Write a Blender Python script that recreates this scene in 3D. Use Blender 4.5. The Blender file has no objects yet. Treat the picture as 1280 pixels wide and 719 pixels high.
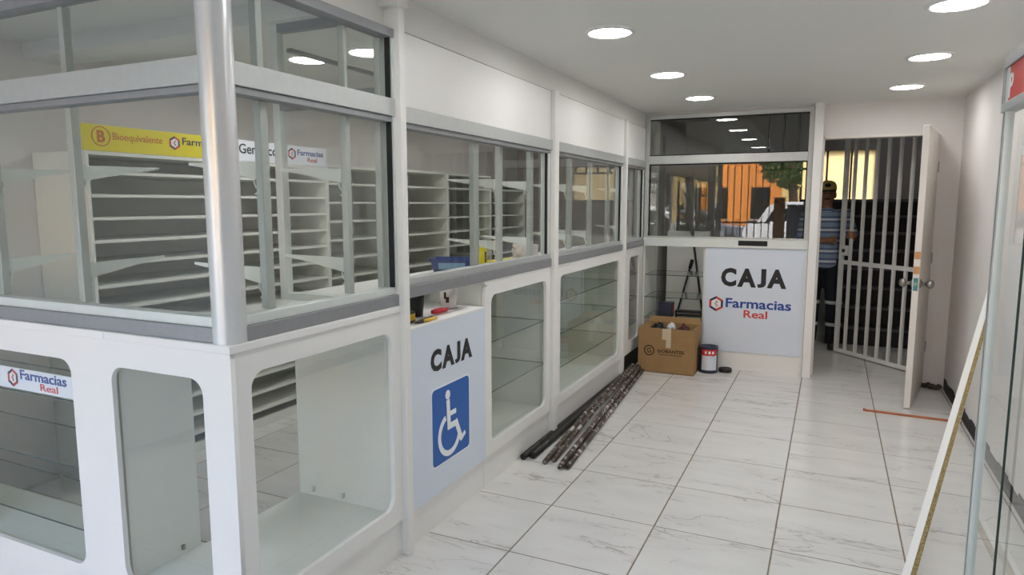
import bpy, bmesh, math, random
from mathutils import Matrix, Vector
R = math.radians
random.seed(7)
scn = bpy.context.scene
col = scn.collection

# ------------------------------------------------------------------ camera
CAM_H = 1.55
yaw, pit, rol, FPX = 0.4385, 0.1233, 0.001, 847.58
fw = Vector((-math.sin(yaw)*math.cos(pit), math.cos(yaw)*math.cos(pit), -math.sin(pit)))
rt = Vector((math.cos(yaw), math.sin(yaw), 0))
dn = fw.cross(rt)
if dn.z > 0: dn = -dn
r2 = rt*math.cos(rol) + dn*math.sin(rol)
d2 = -rt*math.sin(rol) + dn*math.cos(rol)
cd = bpy.data.cameras.new('camera'); cd.sensor_width = 36; cd.lens = FPX/1280*36
cd.clip_start = 0.02; cd.clip_end = 300
cam = bpy.data.objects.new('camera', cd); col.objects.link(cam)
cam.matrix_world = Matrix(((r2.x, -d2.x, -fw.x, 0), (r2.y, -d2.y, -fw.y, 0), (r2.z, -d2.z, -fw.z, CAM_H), (0, 0, 0, 1)))
scn.camera = cam

# ------------------------------------------------------------------ sky, sun, exposure
w = bpy.data.worlds.new('sky'); scn.world = w; w.use_nodes = True
nt = w.node_tree; nt.nodes.clear()
sky = nt.nodes.new('ShaderNodeTexSky'); sky.sky_type = 'NISHITA'; sky.sun_disc = False
sky.sun_elevation = R(52); sky.sun_rotation = R(15); sky.air_density = 1.3; sky.dust_density = 3.6
bg = nt.nodes.new('ShaderNodeBackground'); bg.inputs[1].default_value = 1.0
ow = nt.nodes.new('ShaderNodeOutputWorld')
nt.links.new(sky.outputs[0], bg.inputs[0]); nt.links.new(bg.outputs[0], ow.inputs[0])
sl = bpy.data.lights.new('sun', 'SUN'); sl.energy = 8.0; sl.angle = R(0.6); sl.color = (1, 0.95, 0.86)
so = bpy.data.objects.new('sun', sl); col.objects.link(so)
so.rotation_euler = Vector((-0.22, -0.60, -0.78)).to_track_quat('-Z', 'Y').to_euler()
vs = scn.view_settings; vs.view_transform = 'Standard'; vs.look = 'None'; vs.exposure = 0.66; vs.gamma = 1.0
vs.use_curve_mapping = False
scn.cycles.use_denoising = True
scn.cycles.max_bounces = 10; scn.cycles.diffuse_bounces = 5; scn.cycles.glossy_bounces = 5
scn.cycles.transparent_max_bounces = 40
scn.cycles.sample_clamp_indirect = 6.0
LAMP_POWER = 33.0

# ------------------------------------------------------------------ materials
MATS = {}
def _new(name):
    m = bpy.data.materials.new(name); m.use_nodes = True
    n = m.node_tree; b = n.nodes['Principled BSDF']; MATS[name] = m
    return m, n, b
def srgb(r, g, b):
    f = lambda c: (c/255/12.92) if c/255 <= 0.04045 else ((c/255+0.055)/1.055)**2.4
    return (f(r), f(g), f(b))
def mat(name, c, rough=0.5, metal=0.0, var=0.0, vs_=6.0, bump=0.0, bs=60.0, spec=0.5, coat=0.0):
    """plain procedural surface: base colour broken up by noise, optional fine relief"""
    m, n, b = _new(name)
    b.inputs['Base Color'].default_value = (*c, 1); b.inputs['Roughness'].default_value = rough
    b.inputs['Metallic'].default_value = metal; b.inputs['Specular IOR Level'].default_value = spec
    b.inputs['Coat Weight'].default_value = coat
    tc = n.nodes.new('ShaderNodeTexCoord')
    if var:
        no = n.nodes.new('ShaderNodeTexNoise'); no.inputs['Scale'].default_value = vs_; no.inputs['Detail'].default_value = 5
        n.links.new(tc.outputs['Object'], no.inputs['Vector'])
        rp = n.nodes.new('ShaderNodeValToRGB')
        rp.color_ramp.elements[0].position = 0.3; rp.color_ramp.elements[1].position = 0.7
        rp.color_ramp.elements[0].color = (*[max(0, x*(1-var)) for x in c], 1)
        rp.color_ramp.elements[1].color = (*[min(1, x*(1+var*0.6)) for x in c], 1)
        n.links.new(no.outputs['Fac'], rp.inputs[0]); n.links.new(rp.outputs[0], b.inputs['Base Color'])
    if bump:
        no = n.nodes.new('ShaderNodeTexNoise'); no.inputs['Scale'].default_value = bs; no.inputs['Detail'].default_value = 4
        n.links.new(tc.outputs['Object'], no.inputs['Vector'])
        bu = n.nodes.new('ShaderNodeBump'); bu.inputs['Strength'].default_value = bump; bu.inputs['Distance'].default_value = 0.01
        n.links.new(no.outputs['Fac'], bu.inputs['Height']); n.links.new(bu.outputs[0], b.inputs['Normal'])
    return m
def glassmat(name, tint, ior=1.75, rough=0.0):
    """thin pane: what is not mirrored at the surface passes straight through with a tint"""
    m = bpy.data.materials.new(name); m.use_nodes = True; MATS[name] = m
    n = m.node_tree; n.nodes.clear()
    out = n.nodes.new('ShaderNodeOutputMaterial'); mx = n.nodes.new('ShaderNodeMixShader')
    tr = n.nodes.new('ShaderNodeBsdfTransparent'); tr.inputs[0].default_value = (*tint, 1)
    gl = n.nodes.new('ShaderNodeBsdfGlossy'); gl.inputs['Roughness'].default_value = rough
    fr = n.nodes.new('ShaderNodeFresnel'); fr.inputs[0].default_value = ior
    ge = n.nodes.new('ShaderNodeNewGeometry'); su = n.nodes.new('ShaderNodeMath'); su.operation = 'SUBTRACT'; su.inputs[0].default_value = 1
    mu = n.nodes.new('ShaderNodeMath'); mu.operation = 'MULTIPLY'
    n.links.new(ge.outputs['Backfacing'], su.inputs[1]); n.links.new(su.outputs[0], mu.inputs[0]); n.links.new(fr.outputs[0], mu.inputs[1])
    n.links.new(mu.outputs[0], mx.inputs[0]); n.links.new(tr.outputs[0], mx.inputs[1]); n.links.new(gl.outputs[0], mx.inputs[2])
    n.links.new(mx.outputs[0], out.inputs[0])
    return m
def emis(name, c, s):
    m, n, b = _new(name)
    b.inputs['Base Color'].default_value = (*c, 1)
    b.inputs['Emission Color'].default_value = (*c, 1); b.inputs['Emission Strength'].default_value = s
    return m

mat('wall_paint', srgb(225, 221, 217), 0.6, var=0.03, vs_=1.2, bump=0.06, bs=120)
mat('ceiling_paint', srgb(222, 222, 216), 0.7, var=0.02, vs_=0.8, bump=0.04, bs=90)
mat('melamine', srgb(231, 230, 226), 0.42, var=0.015, vs_=3)
mat('melamine_inner', srgb(226, 228, 220), 0.4, var=0.02, vs_=3)
mat('laminate_cool', srgb(212, 221, 232), 0.35, var=0.01)
mat('aluminium', srgb(190, 194, 192), 0.38, metal=0.4, var=0.04, vs_=30)
mat('aluminium_post', srgb(214, 216, 216), 0.28, metal=0.35, var=0.02, vs_=12)
mat('aluminium_dull', srgb(150, 152, 154), 0.42, metal=0.45, var=0.05, vs_=30)
mat('aluminium_white', srgb(214, 220, 216), 0.4, metal=0.25, var=0.03, vs_=20)
mat('upright_grey', srgb(176, 182, 176), 0.42, metal=0.3, var=0.03, vs_=20)
mat('rubber', srgb(28, 28, 30), 0.7)
mat('gap_dark', srgb(90, 84, 76), 0.9)
mat('grout', srgb(132, 118, 102), 0.9, var=0.25, vs_=25)
mat('white_enamel', srgb(226, 226, 222), 0.35, var=0.03, vs_=8)
mat('bracket_white', srgb(214, 220, 212), 0.35)
mat('black_ink', srgb(28, 28, 32), 0.5)
mat('blue_ink', srgb(24, 92, 172), 0.4)
mat('white_ink', srgb(236, 238, 240), 0.45)
mat('brand_blue', srgb(28, 66, 150), 0.45)
mat('brand_navy', srgb(30, 36, 74), 0.45)
mat('brand_red', srgb(206, 54, 46), 0.45)
mat('brand_grey', srgb(58, 58, 66), 0.45)
mat('sign_yellow', srgb(226, 212, 24), 0.4)
mat('sign_orange', srgb(196, 102, 30), 0.45)
mat('sign_white', srgb(232, 236, 244), 0.4)
mat('sign_red', srgb(214, 50, 48), 0.35)
mat('cardboard', srgb(160, 126, 84), 0.85, var=0.07, vs_=10, bump=0.1, bs=120)
mat('cardboard_print', srgb(74, 50, 34), 0.85)
mat('tape', srgb(206, 188, 160), 0.45)
mat('steel', srgb(150, 146, 140), 0.3, metal=1.0)
mat('dark_steel', srgb(60, 58, 56), 0.45, metal=0.6, var=0.3, vs_=15)
mat('black_steel', srgb(20, 20, 22), 0.5, var=0.2, vs_=8)
mat('tread_edge', srgb(92, 92, 96), 0.45, metal=0.5)
mat('copper_wood', srgb(176, 104, 70), 0.5, var=0.25, vs_=18)
mat('mastic', srgb(42, 40, 38), 0.85, var=0.5, vs_=14, bump=0.5, bs=40)
mat('plaster_rubble', srgb(86, 78, 70), 0.95, var=0.6, vs_=30, bump=0.6, bs=50)
mat('door_paint', srgb(228, 222, 214), 0.4, var=0.03, vs_=4)
mat('raw_wood', srgb(208, 152, 100), 0.6, var=0.12, vs_=20)
mat('teal_plate', srgb(70, 130, 134), 0.4, metal=0.4)
mat('plastic_blue', srgb(40, 62, 124), 0.4)
mat('label_blue', srgb(126, 164, 190), 0.5)
mat('plastic_green', srgb(40, 140, 112), 0.4)
mat('carton_yellow', srgb(228, 214, 30), 0.55, var=0.04)
mat('cloth_cream', srgb(206, 194, 184), 0.9, var=0.12, vs_=12, bump=0.4, bs=18)
mat('ceramic', srgb(224, 216, 210), 0.3)
mat('plastic_black', srgb(22, 22, 24), 0.4)
mat('plastic_red', srgb(212, 52, 62), 0.4)
mat('tool_yellow', srgb(222, 176, 40), 0.45)
mat('can_dark', srgb(46, 50, 70), 0.4)
mat('can_white', srgb(214, 218, 226), 0.4)
mat('can_red', srgb(196, 48, 52), 0.4)
mat('skin', srgb(150, 104, 80), 0.55, var=0.05, vs_=10)
mat('trousers_cloth', srgb(26, 28, 38), 0.85, var=0.15, vs_=14, bump=0.3, bs=30)
mat('reflective_tape', srgb(190, 192, 190), 0.35)
mat('boot_leather', srgb(40, 34, 30), 0.6)
mat('cap_cloth', srgb(196, 168, 100), 0.85)
mat('cap_dark', srgb(34, 32, 34), 0.85)
mat('hair', srgb(24, 20, 18), 0.8)
mat('asphalt', srgb(104, 102, 100), 0.9, var=0.15, vs_=3, bump=0.3, bs=80)
mat('concrete', srgb(164, 158, 150), 0.85, var=0.12, vs_=2.5, bump=0.2, bs=60)
mat('facade_orange', srgb(226, 144, 66), 0.8, var=0.08, vs_=1.5, bump=0.1, bs=30)
mat('facade_cream', srgb(236, 206, 136), 0.8, var=0.06, vs_=1.5, bump=0.1, bs=30)
mat('facade_grey', srgb(150, 146, 142), 0.8, var=0.06, vs_=1.5)
mat('car_white', srgb(236, 236, 236), 0.2, coat=0.6)
mat('car_grey', srgb(120, 126, 136), 0.22, coat=0.6, metal=0.3)
mat('car_glass', srgb(20, 24, 28), 0.06, spec=0.8)
mat('tyre', srgb(24, 24, 24), 0.8)
mat('bark', srgb(96, 76, 58), 0.9, var=0.3, vs_=9, bump=0.5, bs=20)
mat('leaf', srgb(92, 122, 66), 0.6, var=0.35, vs_=3)
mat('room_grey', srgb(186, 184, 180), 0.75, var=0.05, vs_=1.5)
emis('lamp_glow', (1.0, 0.98, 0.985), LAMP_POWER)
glassmat('glass', (0.982, 0.99, 0.984))
glassmat('glass_shelf', (0.96, 0.985, 0.972))
glassmat('glass_end', (0.90, 0.92, 0.91), ior=2.0)
mat('glass_edge', srgb(40, 62, 56), 0.2)

# marble tile: pale body with slanting grey veins, every tile shows another piece of stone
m, n, b = _new('marble')
tc = n.nodes.new('ShaderNodeTexCoord'); oi = n.nodes.new('ShaderNodeObjectInfo')
mp = n.nodes.new('ShaderNodeMapping'); mp.inputs['Rotation'].default_value = (0, 0, R(-38)); mp.inputs['Scale'].default_value = (1.0, 3.4, 1)
cv = n.nodes.new('ShaderNodeCombineXYZ'); ml = n.nodes.new('ShaderNodeMath'); ml.operation = 'MULTIPLY'; ml.inputs[1].default_value = 37.0
n.links.new(oi.outputs['Random'], ml.inputs[0]); n.links.new(ml.outputs[0], cv.inputs[0]); n.links.new(ml.outputs[0], cv.inputs[2])
ad = n.nodes.new('ShaderNodeVectorMath'); ad.operation = 'ADD'
n.links.new(tc.outputs['Object'], mp.inputs[0]); n.links.new(mp.outputs[0], ad.inputs[0]); n.links.new(cv.outputs[0], ad.inputs[1])
def vein(scale, width, dist):
    no = n.nodes.new('ShaderNodeTexNoise'); no.inputs['Scale'].default_value = scale; no.inputs['Detail'].default_value = 4
    no.inputs['Roughness'].default_value = 0.55; no.inputs['Distortion'].default_value = dist
    n.links.new(ad.outputs[0], no.inputs['Vector'])
    s1 = n.nodes.new('ShaderNodeMath'); s1.operation = 'SUBTRACT'; s1.inputs[1].default_value = 0.5; n.links.new(no.outputs['Fac'], s1.inputs[0])
    a1 = n.nodes.new('ShaderNodeMath'); a1.operation = 'ABSOLUTE'; n.links.new(s1.outputs[0], a1.inputs[0])
    rm = n.nodes.new('ShaderNodeMapRange'); rm.inputs['From Min'].default_value = 0; rm.inputs['From Max'].default_value = width
    rm.inputs['To Min'].default_value = 1; rm.inputs['To Max'].default_value = 0; rm.interpolation_type = 'SMOOTHSTEP'
    n.links.new(a1.outputs[0], rm.inputs['Value']); return rm.outputs[0]
v1 = vein(1.15, 0.014, 0.8); v2 = vein(2.6, 0.016, 1.2)
mk = n.nodes.new('ShaderNodeTexNoise'); mk.inputs['Scale'].default_value = 2.2; n.links.new(ad.outputs[0], mk.inputs['Vector'])
mr = n.nodes.new('ShaderNodeMapRange'); mr.inputs['From Min'].default_value = 0.54; mr.inputs['From Max'].default_value = 0.70; n.links.new(mk.outputs['Fac'], mr.inputs['Value'])
m2 = n.nodes.new('ShaderNodeMath'); m2.operation = 'MULTIPLY'; n.links.new(v2, m2.inputs[0]); n.links.new(mr.outputs[0], m2.inputs[1])
mk1 = n.nodes.new('ShaderNodeMapRange'); mk1.inputs['From Min'].default_value = 0.42; mk1.inputs['From Max'].default_value = 0.62; mk1.inputs['To Min'].default_value = 0.0; n.links.new(mk.outputs['Fac'], mk1.inputs['Value'])
m1 = n.nodes.new('ShaderNodeMath'); m1.operation = 'MULTIPLY'; n.links.new(v1, m1.inputs[0]); n.links.new(mk1.outputs[0], m1.inputs[1])
sm = n.nodes.new('ShaderNodeMath'); sm.operation = 'MAXIMUM'; n.links.new(m1.outputs[0], sm.inputs[0]); n.links.new(m2.outputs[0], sm.inputs[1])
sc_ = n.nodes.new('ShaderNodeMath'); sc_.operation = 'MULTIPLY'; sc_.inputs[1].default_value = 0.45; n.links.new(sm.outputs[0], sc_.inputs[0])
base = n.nodes.new('ShaderNodeMix'); base.data_type = 'RGBA'
base.inputs['A'].default_value = (*srgb(226, 225, 220), 1); base.inputs['B'].default_value = (*srgb(206, 204, 200), 1); n.links.new(mk.outputs['Fac'], base.inputs['Factor'])
mx = n.nodes.new('ShaderNodeMix'); mx.data_type = 'RGBA'; n.links.new(base.outputs['Result'], mx.inputs['A'])
mx.inputs['B'].default_value = (*srgb(124, 116, 110), 1); n.links.new(sc_.outputs[0], mx.inputs['Factor'])
n.links.new(mx.outputs['Result'], b.inputs['Base Color'])
b.inputs['Roughness'].default_value = 0.17

# chipboard edge: coarse chips
m, n, b = _new('chipboard')
tc = n.nodes.new('ShaderNodeTexCoord'); vo = n.nodes.new('ShaderNodeTexVoronoi'); vo.inputs['Scale'].default_value = 190
n.links.new(tc.outputs['Object'], vo.inputs['Vector'])
rp = n.nodes.new('ShaderNodeValToRGB'); rp.color_ramp.elements[0].color = (*srgb(120, 98, 56), 1); rp.color_ramp.elements[1].color = (*srgb(208, 188, 134), 1)
n.links.new(vo.outputs['Color'], rp.inputs[0]); n.links.new(rp.outputs[0], b.inputs['Base Color']); b.inputs['Roughness'].default_value = 0.9

# dirty pipe: dark steel with plaster splashes
m, n, b = _new('pipe_steel')
tc = n.nodes.new('ShaderNodeTexCoord'); no = n.nodes.new('ShaderNodeTexNoise'); no.inputs['Scale'].default_value = 26; no.inputs['Detail'].default_value = 4
n.links.new(tc.outputs['Object'], no.inputs['Vector'])
rp = n.nodes.new('ShaderNodeValToRGB'); rp.color_ramp.elements[0].position = 0.52; rp.color_ramp.elements[0].color = (*srgb(78, 66, 58), 1)
rp.color_ramp.elements[1].position = 0.66; rp.color_ramp.elements[1].color = (*srgb(205, 198, 190), 1)
n.links.new(no.outputs['Fac'], rp.inputs[0]); n.links.new(rp.outputs[0], b.inputs['Base Color'])
b.inputs['Roughness'].default_value = 0.6; b.inputs['Metallic'].default_value = 0.15

# striped polo cloth, the stripes run round the body at fixed heights
m, n, b = _new('polo_cloth')
tc = n.nodes.new('ShaderNodeTexCoord'); sx = n.nodes.new('ShaderNodeSeparateXYZ'); n.links.new(tc.outputs['Object'], sx.inputs[0])
mo = n.nodes.new('ShaderNodeMath'); mo.operation = 'PINGPONG'; mo.inputs[1].default_value = 0.055; n.links.new(sx.outputs['Z'], mo.inputs[0])
rp = n.nodes.new('ShaderNodeValToRGB'); rp.color_ramp.interpolation = 'CONSTANT'
rp.color_ramp.elements[0].color = (*srgb(206, 210, 214), 1)
e = rp.color_ramp.elements.new(0.20); e.color = (*srgb(98, 112, 140), 1)
rp.color_ramp.elements[-1].position = 0.62; rp.color_ramp.elements[-1].color = (*srgb(134, 152, 176), 1)
dv = n.nodes.new('ShaderNodeMath'); dv.operation = 'DIVIDE'; dv.inputs[1].default_value = 0.055; n.links.new(mo.outputs[0], dv.inputs[0])
n.links.new(dv.outputs[0], rp.inputs[0]); n.links.new(rp.outputs[0], b.inputs['Base Color']); b.inputs['Roughness'].default_value = 0.9

# yellow translucent sheet
m = bpy.data.materials.new('yellow_sheet'); m.use_nodes = True; MATS['yellow_sheet'] = m
n = m.node_tree; n.nodes.clear()
out = n.nodes.new('ShaderNodeOutputMaterial'); a_ = n.nodes.new('ShaderNodeAddShader')
t_ = n.nodes.new('ShaderNodeBsdfTranslucent'); d_ = n.nodes.new('ShaderNodeBsdfDiffuse')
no = n.nodes.new('ShaderNodeTexNoise'); no.inputs['Scale'].default_value = 2; rp = n.nodes.new('ShaderNodeValToRGB')
rp.color_ramp.elements[0].color = (0.37, 0.33, 0.24, 1); rp.color_ramp.elements[1].color = (0.42, 0.375, 0.28, 1)
n.links.new(no.outputs['Fac'], rp.inputs[0]); n.links.new(rp.outputs[0], t_.inputs[0]); d_.inputs[0].default_value = (0.25, 0.2, 0.1, 1)
n.links.new(t_.outputs[0], a_.inputs[0]); n.links.new(d_.outputs[0], a_.inputs[1]); n.links.new(a_.outputs[0], out.inputs[0])

# ------------------------------------------------------------------ mesh helpers
class MB:
    """collects shapes in world coordinates for one mesh; material index per face"""
    def __init__(s): s.v = []; s.f = []; s.mi = []; s.smooth = []
    def add(s, vs, fs, mi=0, sm=False):
        o = len(s.v); s.v += [tuple(v) for v in vs]
        for f in fs: s.f.append(tuple(o+i for i in f)); s.mi.append(mi); s.smooth.append(sm)
        return s
    def box(s, x0, x1, y0, y1, z0, z1, mi=0, M=None):
        if x0 > x1: x0, x1 = x1, x0
        if y0 > y1: y0, y1 = y1, y0
        if z0 > z1: z0, z1 = z1, z0
        vs = [Vector(p) for p in ((x0,y0,z0),(x1,y0,z0),(x1,y1,z0),(x0,y1,z0),(x0,y0,z1),(x1,y0,z1),(x1,y1,z1),(x0,y1,z1))]
        if M: vs = [M @ v for v in vs]
        return s.add(vs, [(0,3,2,1),(4,5,6,7),(0,1,5,4),(1,2,6,5),(2,3,7,6),(3,0,4,7)], mi)
    def bbox(s, x0, x1, y0, y1, z0, z1, r=0.004, mi=0, M=None, seg=2):
        bm = bmesh.new(); bmesh.ops.create_cube(bm, size=1)
        for v in bm.verts:
            v.co = Vector(((x0+x1)/2+v.co.x*abs(x1-x0), (y0+y1)/2+v.co.y*abs(y1-y0), (z0+z1)/2+v.co.z*abs(z1-z0)))
        bmesh.ops.bevel(bm, geom=bm.edges[:], offset=r, segments=seg, affect='EDGES', profile=0.5)
        return s.bm(bm, M, mi)
    def bm(s, bm, M=None, mi=0, sm=False):
        bm.verts.index_update()
        s.add([(M @ v.co) if M else v.co.copy() for v in bm.verts], [[v.index for v in f.verts] for f in bm.faces], mi, sm)
        bm.free(); return s
    def tube(s, pts, r, seg=10, mi=0, cap=True, sm=True):
        pts = [Vector(p) for p in pts]; rs = r if isinstance(r, (list, tuple)) else [r]*len(pts)
        vs = []; fs = []; up = None
        for i, p in enumerate(pts):
            d = (pts[min(i+1, len(pts)-1)] - pts[max(i-1, 0)]).normalized()
            if up is None:
                up = Vector((0,0,1)) if abs(d.z) < 0.9 else Vector((1,0,0))
            a = d.cross(up).normalized(); bb = a.cross(d).normalized(); up = bb
            for k in range(seg):
                t = 2*math.pi*k/seg; vs.append(p + (a*math.cos(t)+bb*math.sin(t))*rs[i])
        for i in range(len(pts)-1):
            for k in range(seg):
                k2 = (k+1) % seg
                fs.append((i*seg+k, i*seg+k2, (i+1)*seg+k2, (i+1)*seg+k))
        s.add(vs, fs, mi, sm)
        if cap:
            o = len(s.v) - len(vs)
            s.f.append(tuple(o+k for k in range(seg))[::-1]); s.mi.append(mi); s.smooth.append(False)
            s.f.append(tuple(o+(len(pts)-1)*seg+k for k in range(seg))); s.mi.append(mi); s.smooth.append(False)
        return s
    def lathe(s, prof, c, seg=24, mi=0, sm=True):
        vs = []; fs = []; n = len(prof)
        for (r, z) in prof:
            for k in range(seg):
                t = 2*math.pi*k/seg; vs.append((c[0]+r*math.cos(t), c[1]+r*math.sin(t), c[2]+z))
        for i in range(n-1):
            for k in range(seg):
                k2 = (k+1) % seg; fs.append((i*seg+k, i*seg+k2, (i+1)*seg+k2, (i+1)*seg+k))
        return s.add(vs, fs, mi, sm)
    def disc(s, c, r, z, seg=24, mi=0, up=True):
        vs = [(c[0]+r*math.cos(2*math.pi*k/seg), c[1]+r*math.sin(2*math.pi*k/seg), z) for k in range(seg)]
        return s.add(vs, [tuple(range(seg)) if up else tuple(range(seg))[::-1]], mi)
    def ell(s, c, r, M=None, u=16, v=10, mi=0):
        bm = bmesh.new(); bmesh.ops.create_uvsphere(bm, u_segments=u, v_segments=v, radius=1)
        for q in bm.verts: q.co = Vector((c[0]+q.co.x*r[0], c[1]+q.co.y*r[1], c[2]+q.co.z*r[2]))
        return s.bm(bm, M, mi, True)
    def mesh(s, name):
        me = bpy.data.meshes.new(name); me.from_pydata(s.v, [], s.f)
        me.polygons.foreach_set('material_index', s.mi); me.polygons.foreach_set('use_smooth', s.smooth)
        bm = bmesh.new(); bm.from_mesh(me); bmesh.ops.recalc_face_normals(bm, faces=bm.faces); bm.to_mesh(me); bm.free()
        me.update(); return me
WLOC = {}
def place(o, parent, anchor='base'):
    """move the origin of a world-built mesh to the foot of its box, then parent"""
    me = o.data
    xs = [v.co for v in me.vertices]
    lo = Vector((min(v.x for v in xs), min(v.y for v in xs), min(v.z for v in xs)))
    hi = Vector((max(v.x for v in xs), max(v.y for v in xs), max(v.z for v in xs)))
    c = Vector(((lo.x+hi.x)/2, (lo.y+hi.y)/2, lo.z))
    me.transform(Matrix.Translation(-c))
    WLOC[o.name] = c
    o.location = c - (WLOC[parent.name] if parent else Vector())
    if parent: o.parent = parent
def obj(name, mb, ms, parent=None, label=None, cat=None, group=None, kind=None):
    me = mb.mesh(name) if isinstance(mb, MB) else mb
    for m_ in ([ms] if isinstance(ms, str) else ms): me.materials.append(MATS[m_])
    o = bpy.data.objects.new(name, me); col.objects.link(o); place(o, parent)
    tag(o, label, cat, group, kind); return o
def tag(o, label=None, cat=None, group=None, kind=None):
    if label: o['label'] = label
    if cat: o['category'] = cat
    if group: o['group'] = group
    if kind: o['kind'] = kind
def thing(name, loc, label=None, cat=None, group=None, kind=None):
    o = bpy.data.objects.new(name, None); o.empty_display_size = 0.1; col.objects.link(o); o.location = loc
    WLOC[o.name] = Vector(loc); tag(o, label, cat, group, kind); return o
def bx(name, m_, parent, *a, r=0, label=None, kind=None, M=None):
    mb = MB()
    if r: mb.bbox(*a, r=r, M=M)
    else: mb.box(*a, M=M)
    return obj(name, mb, m_, parent, label, kind=kind)
def frame(org, U, V):
    U = Vector(U).normalized(); V = Vector(V).normalized(); N = U.cross(V)
    return Matrix(((U.x, V.x, N.x, org[0]), (U.y, V.y, N.y, org[1]), (U.z, V.z, N.z, org[2]), (0, 0, 0, 1)))
def curve_mesh(name, loops, depth, M, bevel=0.0):
    """filled flat outline (with holes) of real thickness; front face at w = 0, body behind it"""
    cu = bpy.data.curves.new(name, 'CURVE'); cu.dimensions = '2D'; cu.fill_mode = 'BOTH'
    for lp in loops:
        sp = cu.splines.new('POLY'); sp.points.add(len(lp)-1); sp.use_cyclic_u = True
        for i, (x, y) in enumerate(lp): sp.points[i].co = (x, y, 0, 1)
    cu.extrude = depth/2; cu.bevel_depth = bevel
    o = bpy.data.objects.new(name, cu); col.objects.link(o)
    dg = bpy.context.evaluated_depsgraph_get(); me = bpy.data.meshes.new_from_object(o.evaluated_get(dg))
    bpy.data.objects.remove(o); bpy.data.curves.remove(cu)
    me.transform(M @ Matrix.Translation((0, 0, -depth/2))); me.update(); return me
def rrect(x0, x1, y0, y1, r, seg=8, corners=(1,1,1,1)):
    pts = []
    for k, (cx, cy, a0) in enumerate(((x1-r, y1-r, 0), (x0+r, y1-r, 90), (x0+r, y0+r, 180), (x1-r, y0+r, 270))):
        if not corners[k]:
            pts.append(((x1, y1), (x0, y1), (x0, y0), (x1, y0))[k]); continue
        for i in range(seg+1):
            t = R(a0+90*i/seg); pts.append((cx+r*math.cos(t), cy+r*math.sin(t)))
    return pts
def circ(cx, cy, r, n=24, a0=0): return [(cx+r*math.cos(2*math.pi*i/n+a0), cy+r*math.sin(2*math.pi*i/n+a0)) for i in range(n)]
def text(name, s, M, u0, u1, v0, v1, m_, parent, bold=0.0, depth=0.001, mirror=False, label=None):
    """lettering fitted into the box u0..u1, v0..v1 of the surface frame M"""
    cu = bpy.data.curves.new(name, 'FONT'); cu.body = s; cu.size = 1; cu.offset = bold; cu.extrude = 0.01; cu.resolution_u = 3
    o = bpy.data.objects.new(name, cu); col.objects.link(o)
    dg = bpy.context.evaluated_depsgraph_get(); me = bpy.data.meshes.new_from_object(o.evaluated_get(dg))
    bpy.data.objects.remove(o); bpy.data.curves.remove(cu)
    xs = [v.co.x for v in me.vertices]; ys = [v.co.y for v in me.vertices]
    a, b_, c, d = min(xs), max(xs), min(ys), max(ys)
    for v in me.vertices:
        v.co = Vector((u0+(v.co.x-a)/(b_-a)*(u1-u0), v0+(v.co.y-c)/(d-c)*(v1-v0), 0.0003 + (v.co.z+0.01)/0.02*depth))
    me.transform(M); me.update()
    return obj(name, me, m_, parent, label)
def caja(M, u0, u1, v0, v1, m_, parent):
    h = v1-v0; k = (u1-u0)/0.98
    for ch, a, b_ in (('C', 0.0, 0.235), ('A', 0.25, 0.535), ('J', 0.55, 0.68), ('A', 0.695, 0.98)):
        text('letter', ch, M, u0+a*k, u0+b_*k, v0, v1, m_, parent, bold=0.05)
def emblem(M, cu_, cv_, r, parent, dark='brand_navy', name='emblem'):
    """six-sided badge: ring of dark and red segments round a white face with a serpent-and-staff mark"""
    def seg(k):
        a = [R(90+60*k+t) for t in (-27, 27)]; ro, ri = r, r*0.66
        return [(cu_+ro*math.cos(a[0]), cv_+ro*math.sin(a[0])), (cu_+ro*1.0*math.cos(R(90+60*k)), cv_+ro*math.sin(R(90+60*k))),
                (cu_+ro*math.cos(a[1]), cv_+ro*math.sin(a[1])), (cu_+ri*math.cos(a[1]), cv_+ri*math.sin(a[1])), (cu_+ri*math.cos(a[0]), cv_+ri*math.sin(a[0]))]
    hexo = circ(cu_, cv_, r, 6, R(90)); 
    face = obj(name, curve_mesh(name, [circ(cu_, cv_, r*0.94, 6, R(90))], 0.001, M @ Matrix.Translation((0, 0, 0.0013))), 'white_ink', parent)
    def side(k):
        p0, p1 = hexo[k], hexo[(k+1) % 6]; f = lambda p, s_: (cu_+(p[0]-cu_)*s_, cv_+(p[1]-cv_)*s_)
        return [p0, p1, f(p1, 0.68), f(p0, 0.68)]
    T = M @ Matrix.Translation((0, 0, 0.0022))
    for ks, mm in (((0, 2, 4), dark), ((1, 3, 5), 'brand_red')):
        for k in ks: obj('ring_segment', curve_mesh('ring_segment', [side(k)], 0.0008, T), mm, face)
    s_ = [(cu_-r*0.04, cv_-r*0.42), (cu_+r*0.04, cv_-r*0.42), (cu_+r*0.04, cv_+r*0.42), (cu_-r*0.04, cv_+r*0.42)]
    obj('staff', curve_mesh('staff', [s_], 0.0008, T), 'brand_red', face)
    wv = []
    for i in range(13):
        t = i/12; wv.append((cu_+r*0.2*math.sin(t*9.4), cv_+r*(-0.34+0.68*t)))
    lp = [(x-r*0.035, y) for x, y in wv] + [(x+r*0.06, y) for x, y in wv[::-1]]
    obj('serpent', curve_mesh('serpent', [lp], 0.0008, T @ Matrix.Translation((0, 0, 0.0005))), 'brand_grey', face)
    return face
FRONT = lambda x: frame((x, 0, 0), (0, 1, 0), (0, 0, 1))       # faces +X, u runs along +Y
CAMSIDE = lambda y: frame((0, y, 0), (1, 0, 0), (0, 0, 1))     # faces -Y, u runs along +X
def pane(name, parent, *a, m_='glass'):
    return bx(name, m_, parent, *a)
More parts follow.
